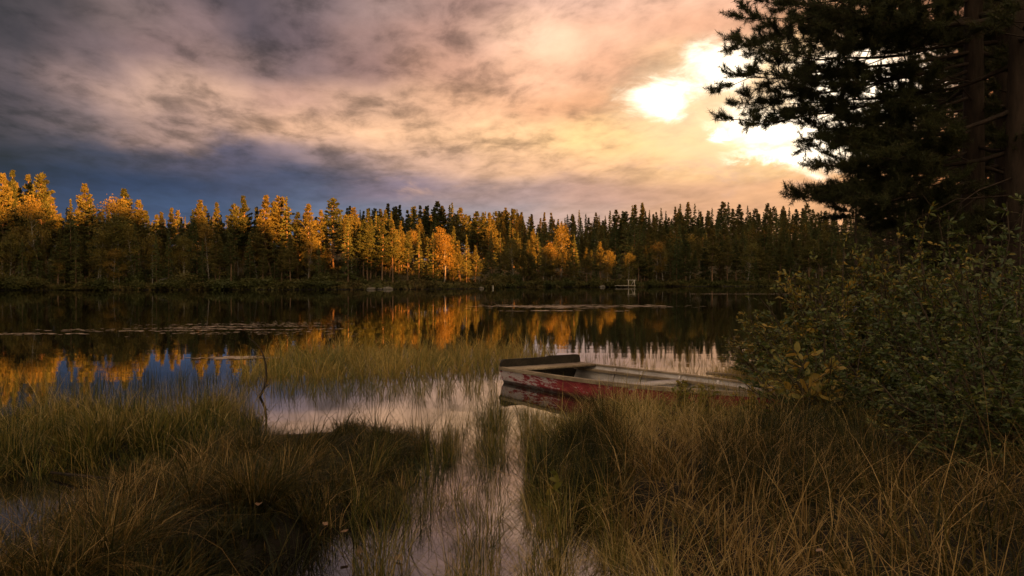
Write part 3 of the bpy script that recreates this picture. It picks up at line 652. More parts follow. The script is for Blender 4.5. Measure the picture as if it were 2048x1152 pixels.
for px, py, d, up in ((1468, 40, 12.6, .75), (1485, 4, 13.3, .6), (1500, -70, 12.8, .5), (1520, -140, 13, .5), (1474, 100, 13.2, .7), (1466, 142, 12.2, .8), (1478, 178, 13, .9), (1462, 203, 12.4, .95), (1500, 236, 12.9, 1.0),
                       (1540, 268, 12.5, 1.0), (1500, 20, 11.6, .6), (1520, 90, 11.8, .7), (1540, 160, 12, .8), (1580, 60, 14, .6), (1585, 262, 12.2, 1.0), (1600, -40, 12, .4), (1650, 10, 11.5, .5),
                       (1600, 296, 12.8, .8), (1625, 318, 12.2, .75), (1578, 352, 12.4, .7), (1590, 372, 12.9, .6), (1632, 402, 12.3, .5), (1660, 350, 11.8, .6), (1680, 400, 11.9, .5), (1700, 300, 11.6, .8), (1720, 440, 12, .3),
                       (1560, -200, 12.6, .4), (1650, -120, 13.4, .3), (1700, 60, 12, .4), (1740, 380, 11.4, .5), (1760, 470, 11.6, .3)):
    tp = tipat(px + 52 + max(0, 60-py)*.3, py, d); ex.append((tp[2]+up*.8, tp))
t_, c_ = near_pine(101, 13.5, .185, 2.6, 2.8, 40, ex, skip=lambda a, zz: math.cos(a) < -.25 and zz < 9)
o = empty('pine_tree', (TX, TY, TZ)); tag(o, 'big near pine whose boughs reach left across the bright sky', 'pine tree', 'near pines on the right')
link('trunk', t_, o); link('crown', c_, o)
NP = [near_pine(111, 13, .17, 1.6, 2.9, 44), near_pine(112, 14, .15, 3.0, 2.4, 40), near_pine(113, 12, .13, 1.0, 2.6, 46)]
for v, px, d, s, lab in (
    (0, 2000, 15.0, 1.1, 'dark near pine close behind the big pine on its right'), (0, 2052, 12.2, 1.1, 'dark pine trunk at the right edge of the picture'), (2, 1990, 21, 1.15, 'shadowed pine standing behind the pair of edge trunks'),
    (0, 1800, 30, .5, 'dark pine with low boughs at the bend of the right shore'), (2, 1745, 38, .55, 'leftmost dark pine where the right wood meets the far shore'), (1, 1775, 44, .8, 'slim pine trunk first of the thin trunks under the big boughs'),
    (1, 1800, 46, .85, 'slim pine trunk second of the thin trunks under the big boughs'), (1, 1832, 42, .8, 'slim pine trunk nearest the shrubs among the thin trunks'), (0, 1950, 24, 1.2, 'deep-shade pine straight behind the big trunk'),
    (2, 2060, 20, 1.2, 'deep-shade pine beyond the trunk at the right edge'), (0, 1860, 34, .6, 'deep-shade pine seen between big trunk and thin trunks'), (2, 1790, 56, .8, 'dark pine farthest along the right shore'),
    (2, 1900, 48, .9, 'dark pine far inside the right wood left of the big trunk'), (0, 1990, 36, 1.3, 'dark pine far inside the right wood right of the big trunk'), (2, 1715, 52, .8, 'low dark pine at the outermost point of the right wood'),
    (0, 2130, 15, 1.2, 'pine just beyond the right edge whose boughs enter the frame'), (2, 1965, 30, 1.25, 'tall dark pine filling the gap right behind the big trunk'), (0, 2035, 27, 1.25, 'tall dark pine filling the gap between the edge trunks'), (2, 1915, 38, 1.1, 'tall dark pine just left of the big trunk, well behind it'),
    (2, 1830, 23, .42, 'young dense pine at the lake side of the right wood'), (2, 1945, 18, .7, 'young dense pine behind the shrubs at the foot of the big trunk')):
    x, y = plan(px, d); o = empty('pine_tree', (x, y, hz(x, y)-.1), random.uniform(0, 6.28), s); tag(o, lab, 'pine tree', 'near pines on the right')
    link('trunk', NP[v][0], o); link('crown', NP[v][1], o)

for v, x, y, s, lab in ((0, -8.0, .6, 1.0, 'unseen pine added for shade on the bank left of the viewpoint'), (2, -4.2, -2.6, 1.0, 'unseen pine added for shade close behind the viewpoint on the left'), 
    (2, 9.0, 2.6, 1.1, 'unseen pine added for shade beside the thicket right of the viewpoint'), (1, -12.5, -2.0, 1.1, 'unseen pine added for shade farther along the bank on the left')):
    o = empty('pine_tree', (x, y, hz(x, y)-.1), random.uniform(0, 6.28), s); tag(o, lab, 'pine tree', 'unseen pines added for shade')  # unseen pines added around the viewpoint to darken the foreground
    link('trunk', NP[v][0], o); link('crown', NP[v][1], o)

# ---------------------------------------------------------------- willow shrubs on the right
def leaves(mb, base, dirs, r, L=.06, w=.24, rnd=None):
    m = len(base); side = unit(np.cross(dirs, r.normal(size=(m, 3)))); nrm = np.cross(side, dirs)
    ln = (L*r.uniform(.45, 1.45, m))[:, None]; wd = ln*w
    a = base; e = base + dirs*ln - np.array([0, 0, .12])*ln
    v = np.stack([a, a+dirs*ln*.3+side*wd*.85+nrm*wd*.3, a+dirs*ln*.7+side*wd*.75+nrm*wd*.2, e, a+dirs*ln*.7-side*wd*.75+nrm*wd*.2, a+dirs*ln*.3-side*wd*.85+nrm*wd*.3], 1)
    i = np.arange(m)[:, None]*6
    f = np.concatenate([i + np.array([[0, 1, 2, 3]]), i + np.array([[0, 3, 4, 5]])])
    mb.add(v.reshape(-1, 3), f, np.repeat(np.clip(rnd, 0, 1), 6))
def willow(seed, stems=26, H=1.6, spread=.8, tw=11, nl=15, L=.052, yellow=.0, mats=(None, None), w=.22, low=.12):
    r = np.random.default_rng(seed); t = MB(); c = MB()
    for k in range(stems):
        a = r.uniform(0, 6.28); s = spread*r.random()**.6; h = H*(r.uniform(.45, .85) if r.random() < .8 else r.uniform(.85, 1.12))*(1-.35*s/max(spread, .01))
        if k == 0: h = H; s *= .3
        o = np.array([r.normal()*.10*spread, r.normal()*.10*spread, -.05]); e = np.array([math.cos(a)*s, math.sin(a)*s, h])
        tt = np.linspace(0, 1, 6)[:, None]; P = o + (e-o)*np.concatenate([tt**.8, tt**.8, tt], 1) + r.normal(size=(6, 3))*.02
        t.tube(P, np.linspace(.010, .003, 6)*(.6+.4*H), 4)
        ye = r.normal(yellow, .12)
        for j in range(tw):
            q = low + (1-low)*(j+r.random())/tw; p = np.array([np.interp(q, tt[:, 0], P[:, i]) for i in range(3)])
            d = unit(np.array([math.cos(a+r.normal()*1.3), math.sin(a+r.normal()*1.3), r.uniform(.1, 1.3)])); l = r.uniform(.12, .38)*(1.15-.6*q)*(.5+.35*H)
            e2 = p + d*l; t.tube([p, e2], [.004, .0015], 3)
            m = int(nl*(.5+l*1.8)); s2 = r.random(m)[:, None]
            b_ = p + d*l*s2 + r.normal(size=(m, 3))*.006; dv = unit(d + r.normal(size=(m, 3))*.75)
            c_rnd = .42 + ye + r.normal(size=m)*.17 + .22*(q-.5)
            leaves(c, b_, dv, r, L, w, c_rnd)
    return t.mesh('shrub_stems', M_stem), c.mesh('shrub_foliage', mats[0] or M_willow)
WIL = [willow(201, yellow=.05), willow(202, 30, 1.6, .95, 11, 15, .052, .14), willow(203, 26, 1.6, .7, 12, 14, .055, .2), willow(204, 30, 1.6, .9, 11, 16, .048, -.08)]
for v, px, d, h, w, lab in (
    (2, 1540, 11.6, .66, .75, 'lowest yellowish willow shrub at the water edge beyond the boat'), (2, 1590, 11.2, 1.1, .8, 'yellow-green willow shrub rising behind the bow of the boat'), (1, 1640, 10.7, 1.30, .85, 'willow shrub with two tall leafy shoots against the lake'),
    (2, 1690, 10.8, 1.62, .9, 'willow shrub with a top shoot reaching over the far shoreline'), (0, 1755, 11.2, 1.58, .9, 'dark willow shrub under the thin pine trunks'), (2, 1820, 10.8, 1.75, 1, 'tall yellowing willow shrub left of the big pine trunk'),
    (0, 1890, 10.4, 1.68, 1, 'tall green willow shrub against the big pine trunk'), (0, 1650, 8.0, .95, .8, 'low dark willow shrub beside the grass at the boat bow'), (1, 1715, 9.0, 1.05, .9, 'mid-height willow shrub in the middle of the thicket front'),
    (3, 1795, 8.7, 1.15, .9, 'deep green willow shrub in front of the tall yellowing one'), (3, 1875, 8.3, 1.2, .95, 'broad deep green willow shrub below the big pine trunk'), (3, 1960, 8.4, 1.35, 1, 'dark willow shrub at the foot of the edge trees'),
    (0, 2040, 8.0, 1.72, .9, 'tall shrub at the right edge with leaves hanging into the picture'), (3, 1900, 7.0, .85, .8, 'low blackish willow shrub bordering the brown grass'), (3, 1985, 6.4, 1.0, .85, 'dark shrub in the lower right, left one of the two nearest'),
    (3, 2065, 5.8, 1.1, .8, 'nearest dark shrub, cut by the right edge of the picture'), (0, 1985, 9.8, 1.5, 1, 'shrub in deep shade between the two right-hand pine trunks'), (3, 1945, 5.7, .55, .6, 'small dark shrub in the bottom right grass')):
    x, y = plan(px, d); o = empty('willow_shrub', (x, y, hz(x, y)-.03), random.uniform(0, 6.28), (w*1.3, w*1.3, h*1.07/1.6)); tag(o, lab, 'shrub', 'willow shrubs on the right bank')
    link('stems', WIL[v][0], o); link('foliage', WIL[v][1], o)
SAP = [willow(221, 5, .5, .16, 5, 9, .07, .15, (M_sapling,), .22, .25), willow(222, 7, .5, .2, 6, 9, .065, .3, (M_sapling,), .26, .2), willow(223, 1, .32, .02, 4, 10, .085, .0, (M_sapling,), .2, .3)]
for v, px, d, s, lab in ((0, 1365, 8.3, .75, 'green willow sapling left of a pair, before the boat side'), (0, 1415, 8.2, .7, 'green willow sapling right of a pair, before the boat side'), (1, 1612, 7.7, 1.5, 'yellow-green sapling hiding the bow of the boat'),
    (1, 1525, 7.9, .8, 'orange-tinged low sapling in the grass below the bow'), (2, 1128, 5.0, 1.0, 'small leafy plant standing in the water at the bottom middle'), (1, 1478, 8.1, .6, 'smallest orange-tinged sapling in the brown grass by the boat')):
    x, y = plan(px, d); o = empty('willow_sapling', (x, y, max(-.05, hz(x, y))-.02), random.uniform(0, 6.28), s); tag(o, lab, 'sapling', 'saplings in the marsh grass')
    link('stems', SAP[v][0], o); link('foliage', SAP[v][1], o)

# ---------------------------------------------------------------- marsh grass and reeds
def blades(mb, x, y, z, L, lean_a, lean, curl, w, rnd, r, seg=4):
    n = len(x); t = np.linspace(0, 1, seg+1)[None, :]
    la = np.stack([np.cos(lean_a), np.sin(lean_a)], 1)
    out = L[:, None]*(lean[:, None]*t + curl[:, None]*t**2.2)
    up = L[:, None]*(t - .62*curl[:, None]*t**2.6)*np.sqrt(np.clip(1-.5*lean[:, None]**2, .2, 1))
    P = np.stack([x[:, None]+la[:, :1]*out, y[:, None]+la[:, 1:]*out, z[:, None]+up], 2)
    fa = lean_a + math.pi/2 + r.normal(size=n)*.7; sv = np.stack([np.cos(fa), np.sin(fa), np.zeros(n)], 1)[:, None, :]
    ww = (w[:, None]*(1-.92*t**1.5))[:, :, None]/2
    V = np.stack([P-sv*ww, P+sv*ww], 2).reshape(n, -1, 3); m = 2*(seg+1)
    i = np.arange(n)[:, None]*m; fs = [i + np.array([[2*s, 2*s+1, 2*s+3, 2*s+2]]) for s in range(seg)]
    mb.add(V.reshape(-1, 3), np.concatenate(fs), np.repeat(np.clip(rnd, 0, 1), m))
def scatter(P, n, r, pad=.0):
    lo = P.min(0); hi = P.max(0); lo = np.maximum(lo, [-14, 3.0]); hi = np.minimum(hi, [14, 22])
    x = r.uniform(lo[0], hi[0], n*4); y = r.uniform(lo[1], hi[1], n*4)
    s = sdist(x, y, P) + .35*(fbm(x*1.3, y*1.3, 11)-.5); k = (s < pad) & (np.abs(x) < .64*y+.6)
    return x[k][:n], y[k][:n], s[k][:n]
def clumped(x, y, r, amount=.6, cell=.33, seed=0):
    """pull blades to tussock centres; give each the direction away from its centre"""
    cx = np.floor(x/cell); cy = np.floor(y/cell)
    ox = vnoise(cx*7.13+seed, cy*3.7, 5)*.8+.1; oy = vnoise(cx*2.9, cy*8.31+seed, 6)*.8+.1
    tx = (cx+ox)*cell; ty = (cy+oy)*cell; f = amount*(.3+.7*r.random(len(x)))
    dx, dy = x-tx, y-ty; a = np.arctan2(dy, dx)
    return tx+dx*(1-f), ty+dy*(1-f), a, vnoise(cx*1.7+seed, cy*5.3, 9)
r = np.random.default_rng(77)
def patch(mb, P, n, hL, tone, lean=(.15, .25), curl=(.35, .3), w=.0045, pad=.0, clump=.6, cell=.33, wind=(0, 0), fade=None, tone_sd=.30, mask=None):
    x, y, s = scatter(P, n, r, pad); x, y, a, cr = clumped(x, y, r, clump, cell, len(P))
    if mask is not None: k = mask(x, y); x, y, s, a, cr = x[k], y[k], s[k], a[k], cr[k]
    z = np.maximum(height(x, y), -.10) - .01; m = len(x)
    L = hL*r.uniform(.4, 1.2, m)*(.45+1.0*cr); vx = np.cos(a)*.7+wind[0]+r.normal(size=m)*.5; vy = np.sin(a)*.7+wind[1]+r.normal(size=m)*.5
    big = fbm(x*.9, y*.9, 40)
    blades(mb, x, y, z, L, np.arctan2(vy, vx), np.abs(r.normal(lean[0], lean[1], m)), np.clip(r.normal(curl[0], curl[1], m), 0, 1.15), w*r.uniform(.6, 1.3, m),
           tone + .95*(big-.5) + .35*(cr-.5) + r.normal(size=m)*tone_sd, r)
b = MB(); gap = lambda x, y: fbm(x*1.15+3, y*1.5, 60) > .35
patch(b, MARSH_A, 17000, .31, .36, pad=.12, w=.008, cell=.45, mask=gap); patch(b, MARSH_A, 2500, .45, .4, (.15, .15), (.35, .3), pad=.25, w=.007)
tag(link('marsh_grass', b.mesh('marsh_grass', M_grass)), 'olive sedge growing on the left hummock by the blue water', 'grass', None, 'stuff')
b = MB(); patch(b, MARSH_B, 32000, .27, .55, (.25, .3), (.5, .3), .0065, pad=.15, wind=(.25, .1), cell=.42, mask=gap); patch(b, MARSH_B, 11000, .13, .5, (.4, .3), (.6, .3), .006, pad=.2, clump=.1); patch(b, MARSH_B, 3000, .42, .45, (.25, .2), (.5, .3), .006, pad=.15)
tag(link('tussock_grass', b.mesh('tussock_grass', M_rust_shaded)), 'rusty brown tussock grass filling the lower left', 'grass', None, 'stuff')
dry = lambda x, y: ~((x > 3.2) & (y > 7.5)) & ((fbm(x*1.3, y*1.7, 62) > .30) | (x > 2.6))
edge = lambda x, y: 7.0 + 1.6*(fbm(x*.9, y*.9, 63)-.5) - .12*x  # nearer than this the sedge takes the colour darkened for shade
b = MB(); patch(b, MARSH_C, 48000, .37, .66, (.3, .3), (.5, .35), .0068, pad=.15, clump=.55, cell=.42, mask=lambda x, y: dry(x, y) & (y < 10.2) & (y > edge(x, y)))
patch(b, MARSH_C, 6000, .55, .74, (.35, .25), (.45, .35), .0062, pad=.1, mask=lambda x, y: (y < 9) & (y > edge(x, y)))
tag(link('dry_grass', b.mesh('dry_grass', M_grass)), 'golden tan dry grass close in front of the boat', 'grass', None, 'stuff')
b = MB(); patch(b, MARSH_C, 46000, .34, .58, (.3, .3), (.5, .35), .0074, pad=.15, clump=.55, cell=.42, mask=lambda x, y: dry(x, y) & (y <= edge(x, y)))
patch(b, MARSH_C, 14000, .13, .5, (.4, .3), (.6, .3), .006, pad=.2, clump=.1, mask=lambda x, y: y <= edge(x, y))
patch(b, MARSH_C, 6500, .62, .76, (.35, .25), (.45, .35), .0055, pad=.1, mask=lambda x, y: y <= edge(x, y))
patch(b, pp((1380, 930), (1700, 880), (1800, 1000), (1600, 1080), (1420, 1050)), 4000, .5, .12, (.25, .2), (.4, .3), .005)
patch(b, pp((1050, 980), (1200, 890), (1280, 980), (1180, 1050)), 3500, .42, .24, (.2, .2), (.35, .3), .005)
tag(link('tangled_grass', b.mesh('tangled_grass', M_rust_shaded)), 'rusty tangled sedge with shade put in its colour, filling the lower right', 'grass', None, 'stuff')
b = MB(); patch(b, REED_D, 6500, .52, .62, (.14, .14), (.45, .3), .012, pad=.15, clump=.35, tone_sd=.2)
patch(b, pp((440, 775), (520, 765), (600, 800), (700, 800), (860, 800), (990, 790), (990, 770), (700, 768), (560, 770)), 1500, .42, .30, (.08, .1), (.2, .2), .005, clump=.7)
tag(link('reeds', b.mesh('reeds', M_reed)), 'band of golden green reeds standing in the lake behind the pool', 'reeds', None, 'stuff')
b = MB(); patch(b, pp((-300, 775), (470, 752), (500, 800), (470, 835), (0, 842), (-300, 842)), 3600, .42, .22, (.08, .1), (.22, .25), .005, clump=.7, cell=.45)
patch(b, pp((-300, 900), (100, 950), (430, 900), (300, 960), (100, 1040), (-300, 1090)), 1600, .20, .6, (.25, .2), (.5, .3), .0035, clump=.4)
tag(link('sedge', b.mesh('sedge', M_grass)), 'thin sedge spikes in the water along the left hummock', 'sedge', None, 'stuff')
SP = pp((740, 960), (860, 895), (980, 830), (1110, 835), (1150, 900), (1200, 1060), (1330, 1140), (1450, 1300), (700, 1300), (700, 1110))
b = MB(); patch(b, SP, 13000, .25, .58, (.2, .22), (.45, .35), .0044, clump=.75, cell=.34, mask=lambda x, y: fbm(x*1.6, y*1.6, 66) > .38); patch(b, SP, 5200, .42, .45, (.12, .14), (.35, .3), .0042, clump=.8, cell=.4)
patch(b, pp((960, 800), (1010, 800), (1060, 850), (1010, 880), (960, 860)), 500, .42, .45, (.1, .12), (.25, .25), .0042, clump=.8)
patch(b, pp((830, 850), (930, 870), (910, 910), (800, 890)), 420, .32, .45, (.1, .12), (.25, .25), .0042, clump=.8)
tag(link('water_sedge', b.mesh('water_sedge', M_grass)), 'sparse brown sedge stems rising from the bright pool in the middle', 'sedge', None, 'stuff')
b = MB(); patch(b, pp((1160, 740), (1480, 762), (1490, 735), (1400, 712), (1180, 712)), 1300, .38, .6, (.1, .12), (.3, .3), .005, clump=.7, cell=.5)
patch(b, pp((1420, 775), (1560, 800), (1560, 765), (1480, 735), (1420, 745)), 2200, .32, .75, (.15, .15), (.4, .3), .0045)
tag(link('shore_reeds', b.mesh('shore_reeds', M_reed)), 'sparse pale reeds in the water beyond the boat', 'reeds', None, 'stuff')

b = MB(); n = 26000; x = r.uniform(3.0, 15, n); y = r.uniform(-2, 26, n); z = height(x, y); k = (z > .05) & (fbm(x*.8, y*.8, 88) > .38) & ((x > .2*y+3.2) | (y < 9)); x, y, z = x[k], y[k], z[k]
leaves(b, np.stack([x, y, z + r.uniform(.01, .22, len(x))*fbm(x*.8, y*.8, 88)], 1), unit(r.normal(size=(len(x), 3))+[0, 0, .5]), r, .055, .3, np.clip(r.normal(.45, .2, len(x)), 0, 1))
m = len(x)//2; blades(b, x[:m], y[:m], z[:m], r.uniform(.1, .4, m), r.uniform(0, 6.28, m), np.abs(r.normal(.2, .2, m)), np.clip(r.normal(.4, .3, m), 0, 1.1), np.full(m, .005), np.clip(r.normal(.6, .2, m), 0, 1), r)
tag(link('forest_floor_plants', b.mesh('forest_floor_plants', M_under)), 'low bilberry and grass under the trees on the right bank', 'undergrowth', None, 'stuff')

# ---------------------------------------------------------------- the rowing boat
def paint_mat():
    m, g = new_mat('peeling_red_paint'); p = g.n('ShaderNodeTexCoord').outputs['Object']
    sp = g.n('ShaderNodeSeparateXYZ'); g.l(p, sp.inputs[0])
    a = g.noise(g.vm('MULTIPLY', p, (3.4, 3.0, 13.0)), 1.0, 9, .74, .15); n2 = g.noise(g.vm('MULTIPLY', p, (1.1, 1.1, 2.0)), 1.0, 3, .5)
    fade = g.sm(sp.outputs[0], 2.4, .1, -.05, .085)
    k = g.m('ADD', g.m('ADD', a, fade), g.m('MULTIPLY', g.m('SUBTRACT', n2, .5), .4))
    c = g.mix(g.sm(a, .36, .62), (.17, .014, .022), (.33, .040, .050))
    c = g.mix(g.sm(k, .592, .612), c, (.46, .38, .39))
    dirt = g.noise(g.vm('MULTIPLY', p, (16, 16, 4)), 1.0, 5, .7)
    c = g.mix(g.m('MULTIPLY', g.sm(dirt, .55, .75), .55), c, (.06, .045, .04))
    low = g.sm(g.m('ADD', sp.outputs[2], g.m('MULTIPLY', dirt, .03)), .075, .03)
    c = g.mix(g.m('MULTIPLY', low, .85), c, (.022, .018, .014))
    finish(g, bsdf(g, c, .6, .3, bump(g, k, .5, .004))); return m
def wood_mat(name, c1, c2, c3):
    m, g = new_mat(name); p = g.n('ShaderNodeTexCoord').outputs['Object']
    a = g.noise(g.vm('MULTIPLY', p, (2.2, 30, 30)), 1.0, 6, .65, .4); b_ = g.noise(p, 3.0, 5, .65)
    c = g.ramp(g.m('ADD', g.m('MULTIPLY', a, .55), g.m('MULTIPLY', b_, .45)), [(.32, c1), (.5, c2), (.68, c3)])
    finish(g, bsdf(g, c, .8, .2, bump(g, a, .4, .004))); return m
M_hull = paint_mat()
M_rail = wood_mat('weathered_rail', (.07, .05, .034), (.19, .14, .095), (.36, .28, .20))
M_inner = wood_mat('faded_grey_inside', (.16, .13, .12), (.36, .32, .31), (.50, .46, .45))
M_darkwood = wood_mat('dark_wet_wood', (.010, .008, .006), (.022, .017, .013), (.05, .038, .028))
bd = np.array([.534, -.845]); bw = np.array([.845, .534]); BL = 4.75; BW = 1.40
b0 = np.array([-.19, 11.85]) + bw*BW/2
boat = empty('rowing_boat', (b0[0], b0[1], 0), math.atan2(bd[1], bd[0]))       # local x to the bow, local y to the far side
tag(boat, 'old wooden rowing boat with peeling red paint beached in the grass', 'boat')
NS = 27; sx = np.linspace(0, 1, NS)
hw = BW/2*np.where(sx < .35, 1, np.clip(1-((sx-.35)/.66)**2.3, .03, 1)); hw[:9] *= np.linspace(.97, 1, 9)
zg = .205 + .10*sx**1.6; zb = -.14 + .20*sx**3
def strip(A, B_, mat=None):
    n = len(A); i = np.arange(n-1); return np.concatenate([A, B_]), np.stack([i, i+1, n+i+1, n+i], 1)
def line(yf, z): return np.stack([sx*BL, yf, z], 1)
h = MB()
for sg in (-1, 1):
    bot = line(sg*hw*.80, zb); mid = line(sg*(hw*.93), zb+(zg-zb)*.52); mid2 = line(sg*(hw*.93+.012), zb+(zg-zb)*.53); top = line(sg*hw, zg)
    h.add(*strip(bot, mid)); h.add(*strip(mid, mid2)); h.add(*strip(mid2, top))
h.add(*strip(line(-hw*.80, zb), line(hw*.80, zb)))
tr = np.array([[0, -hw[0]*.8, zb[0]], [0, hw[0]*.8, zb[0]], [0, hw[0], zg[0]], [0, -hw[0], zg[0]]]); h.add(tr, [[0, 1, 2, 3]])
link('hull', h.mesh('hull', M_hull, False), boat)
h = MB(); ti = .024
for sg in (-1, 1):
    h.add(*strip(line(sg*np.maximum(hw*.80-ti, .004), zb+.03), line(sg*np.maximum(hw-ti, .006), zg+.002)))
inn = h.mesh('lining', M_inner, False); lin_o = link('inner_planking', inn, boat)
h = MB(); h.add(*strip(line(-np.maximum(hw*.80-ti, .004), zb+.03), line(np.maximum(hw*.80-ti, .004), zb+.03)))
for k in range(5): h.box((BL*.48, (k-2)*.16, zb[0]+.065), (BL*.72, .13, .02))
link('bottom_boards', h.mesh('bottom_boards', M_darkwood), boat)
for sg in (-1, 1):                                                        # gunwale: cap and rubbing strake
    h = MB(); yo = sg*(hw+.018); yi = sg*np.maximum(hw-.040, .0); zt = zg+.022; zl = zg-.022
    A, B_, C_, D_ = line(yi, zg+.003), line(yi, zt), line(yo, zt), line(yo, zl); E_ = line(sg*(hw+.002), zl)
    for p, q in ((A, B_), (B_, C_), (C_, D_), (D_, E_)): h.add(*strip(p, q))
    for e in (0, -1): h.add([A[e], B_[e], C_[e], D_[e], E_[e]], [[0, 1, 2, 3, 4]])
    link('gunwale', h.mesh('gunwale', M_rail), boat)
    h = MB(); yy = sg*np.maximum(hw*.9-ti-.02, .0); 
    for zo in (0,): h.add(*strip(line(yy, zg-.075), line(yy, zg-.045))); h.add(*strip(line(yy, zg-.045), line(sg*np.maximum(hw*.93-ti+.012, .0), zg-.045)))
    link('stringer', h.mesh('stringer', M_rail), boat)
    for s in (.2, .34, .48, .62, .76):                                     # ribs
        i = int(s*(NS-1)); h = MB(); ym = sg*(hw[i]*.90-ti-.012); tilt = math.atan2(hw[i]*.2, zg[i]-zb[i])*sg
        Mx = Matrix.Rotation(-tilt, 3, 'X'); h.box((sx[i]*BL, ym, (zg[i]+zb[i])/2+.01), (.035, .022, (zg[i]-zb[i])*.98), Mx)
        link('rib', h.mesh('rib', M_inner), boat)
# raised transom board with rounded shoulders
h = MB(); wv = hw[0]; prof = [(-wv*.8, zb[0]+.02), (wv*.8, zb[0]+.02), (wv+.01, zg[0]), (wv+.005, zg[0]+.085)]
for a in np.linspace(0, math.pi/2, 5): prof.append((wv-.05+.05*math.cos(a), zg[0]+.085+.05*math.sin(a)))
prof += [(.12, zg[0]+.137), (.10, zg[0]+.123), (-.3, zg[0]+.123)]
for a in np.linspace(math.pi/2, math.pi, 5): prof.append((-wv+.06+.06*math.cos(a), zg[0]+.063+.06*math.sin(a)))
prof += [(-wv-.01, zg[0])]
pr = np.array(prof); n = len(pr); f1 = np.column_stack([np.full(n, .006), pr]); f2 = np.column_stack([np.full(n, .052), pr])
h.add(np.concatenate([f1, f2]), [[i, (i+1) % n, n+(i+1) % n, n+i] for i in range(n)]); h.add(f1, [list(range(n))[::-1]]); h.add(f2, [list(range(n))])
link('transom', h.mesh('transom', M_darkwood), boat)
h = MB(); h.box((.30, 0, zg[0]+.012), (.34, BW*.93, .028)); link('stern_seat', h.mesh('stern_seat', M_rail), boat)
h = MB(); h.box((2.3, 0, zg[0]-.03), (.26, BW*.90, .028)); link('thwart', h.mesh('thwart', M_inner), boat)
h = MB(); h.box((BL-.42, 0, zg[-1]-.005), (.62, .36, .02)); link('bow_deck', h.mesh('bow_deck', M_rail), boat)
# plank lying in the shallows beyond the boat
q = gp(1485, 762); h = MB(); h.box((0, 0, .045), (1.0, .11, .035), Matrix.Rotation(.06, 3, 'Y'))
o = link('loose_plank', h.mesh('loose_plank', M_rail)); o.location = (q[0], q[1], .02); o.rotation_euler = (0, 0, -.35); tag(o, 'weathered brown plank floating by the willow shrub behind the boat', 'plank')

# ---------------------------------------------------------------- small things
def stick(name, pts, rad, label, cat, mat=M_dead, side=()):
    h = MB(); h.tube(pts, rad, 6)
    for s in side: h.tube(*s, 4)
    o = np.array(pts[0]); me = h.mesh(name, mat, True); me.transform(Matrix.Translation(-Vector(o))); ob = link(name, me); ob.location = o; tag(ob, label, cat); return ob
D = 10.45
def v3(px, py, d): p = plan(px, d); return np.array([p[0], p[1], CH+(HY-py)/F*d])
pts = [v3(519, 800, D), v3(520, 791, D), v3(529, 775, D-.05), v3(532, 752, D-.05), v3(531, 730, D), v3(527, 712, D+.05), v3(520, 697, D+.1), v3(508, 684, D+.15), v3(494, 674, D+.2)]
stick('bent_branch', pts, [.017, .017, .015, .014, .012, .010, .008, .006, .003], 'thin black branch bending up out of the water before the reeds', 'branch',
      side=(([v3(527, 712, D+.05), v3(518, 712, D+.1), v3(505, 716, D+.15)], [.005, .004, .002]), ([v3(529, 775, D-.05), v3(538, 768, D-.1)], [.008, .003])))
stick('fallen_stick', [np.append(gp(100, 946, .03), .03), np.append(gp(150, 953, .04), .045), np.append(gp(235, 960, .02), .02)], [.010, .012, .006], 'thin black stick lying on the wet grass at the left', 'stick')
stick('drift_log', [np.append(gp(545, 872, .02), .0), np.append(gp(600, 876, .02), .015), np.append(gp(660, 872, .02), .02), np.append(gp(705, 862, .02), .0)], [.03, .042, .035, .015], 'dark sodden log at the back edge of the rusty tussock', 'log')
# fallen leaves
M_dleaf = leaf_mat('fallen_leaf', [(0, (.20, .11, .06)), (1, (.34, .22, .15))], .2, 'attr', .6, .2, 8)
for px, py, z, s, lab in ((465, 1134, .012, .11, 'pale brown fallen leaf on the water at the bottom left'), (718, 1102, .012, .08, 'pinkish fallen leaf on the dark water below the tussock'), (650, 1048, .12, .05, 'brown fallen leaf hanging in the tussock edge'),
    (516, 1010, .25, .06, 'reddish fallen leaf caught in the rusty tussock'), (795, 1118, .012, .06, 'small floating leaf beside the pinkish one'), (1640, 1100, .22, .07, 'light fallen leaf caught in the dry grass at the bottom right'), (688, 1062, .10, .07, 'curled brown leaf at the waterline of the tussock')):
    q = gp(px, py, z); h = MB(); rr = np.random.default_rng(int(px)); leaves(h, np.array([[-s/2, 0, 0.]]), np.array([[1., 0, .08]]), rr, s, .32, np.array([rr.random()]))
    o = link('fallen_leaf', h.mesh('fallen_leaf', M_dleaf)); o.location = (q[0], q[1], z); o.rotation_euler = (.25, 0, rr.uniform(0, 6.28)); tag(o, lab, 'leaf', 'fallen leaves')
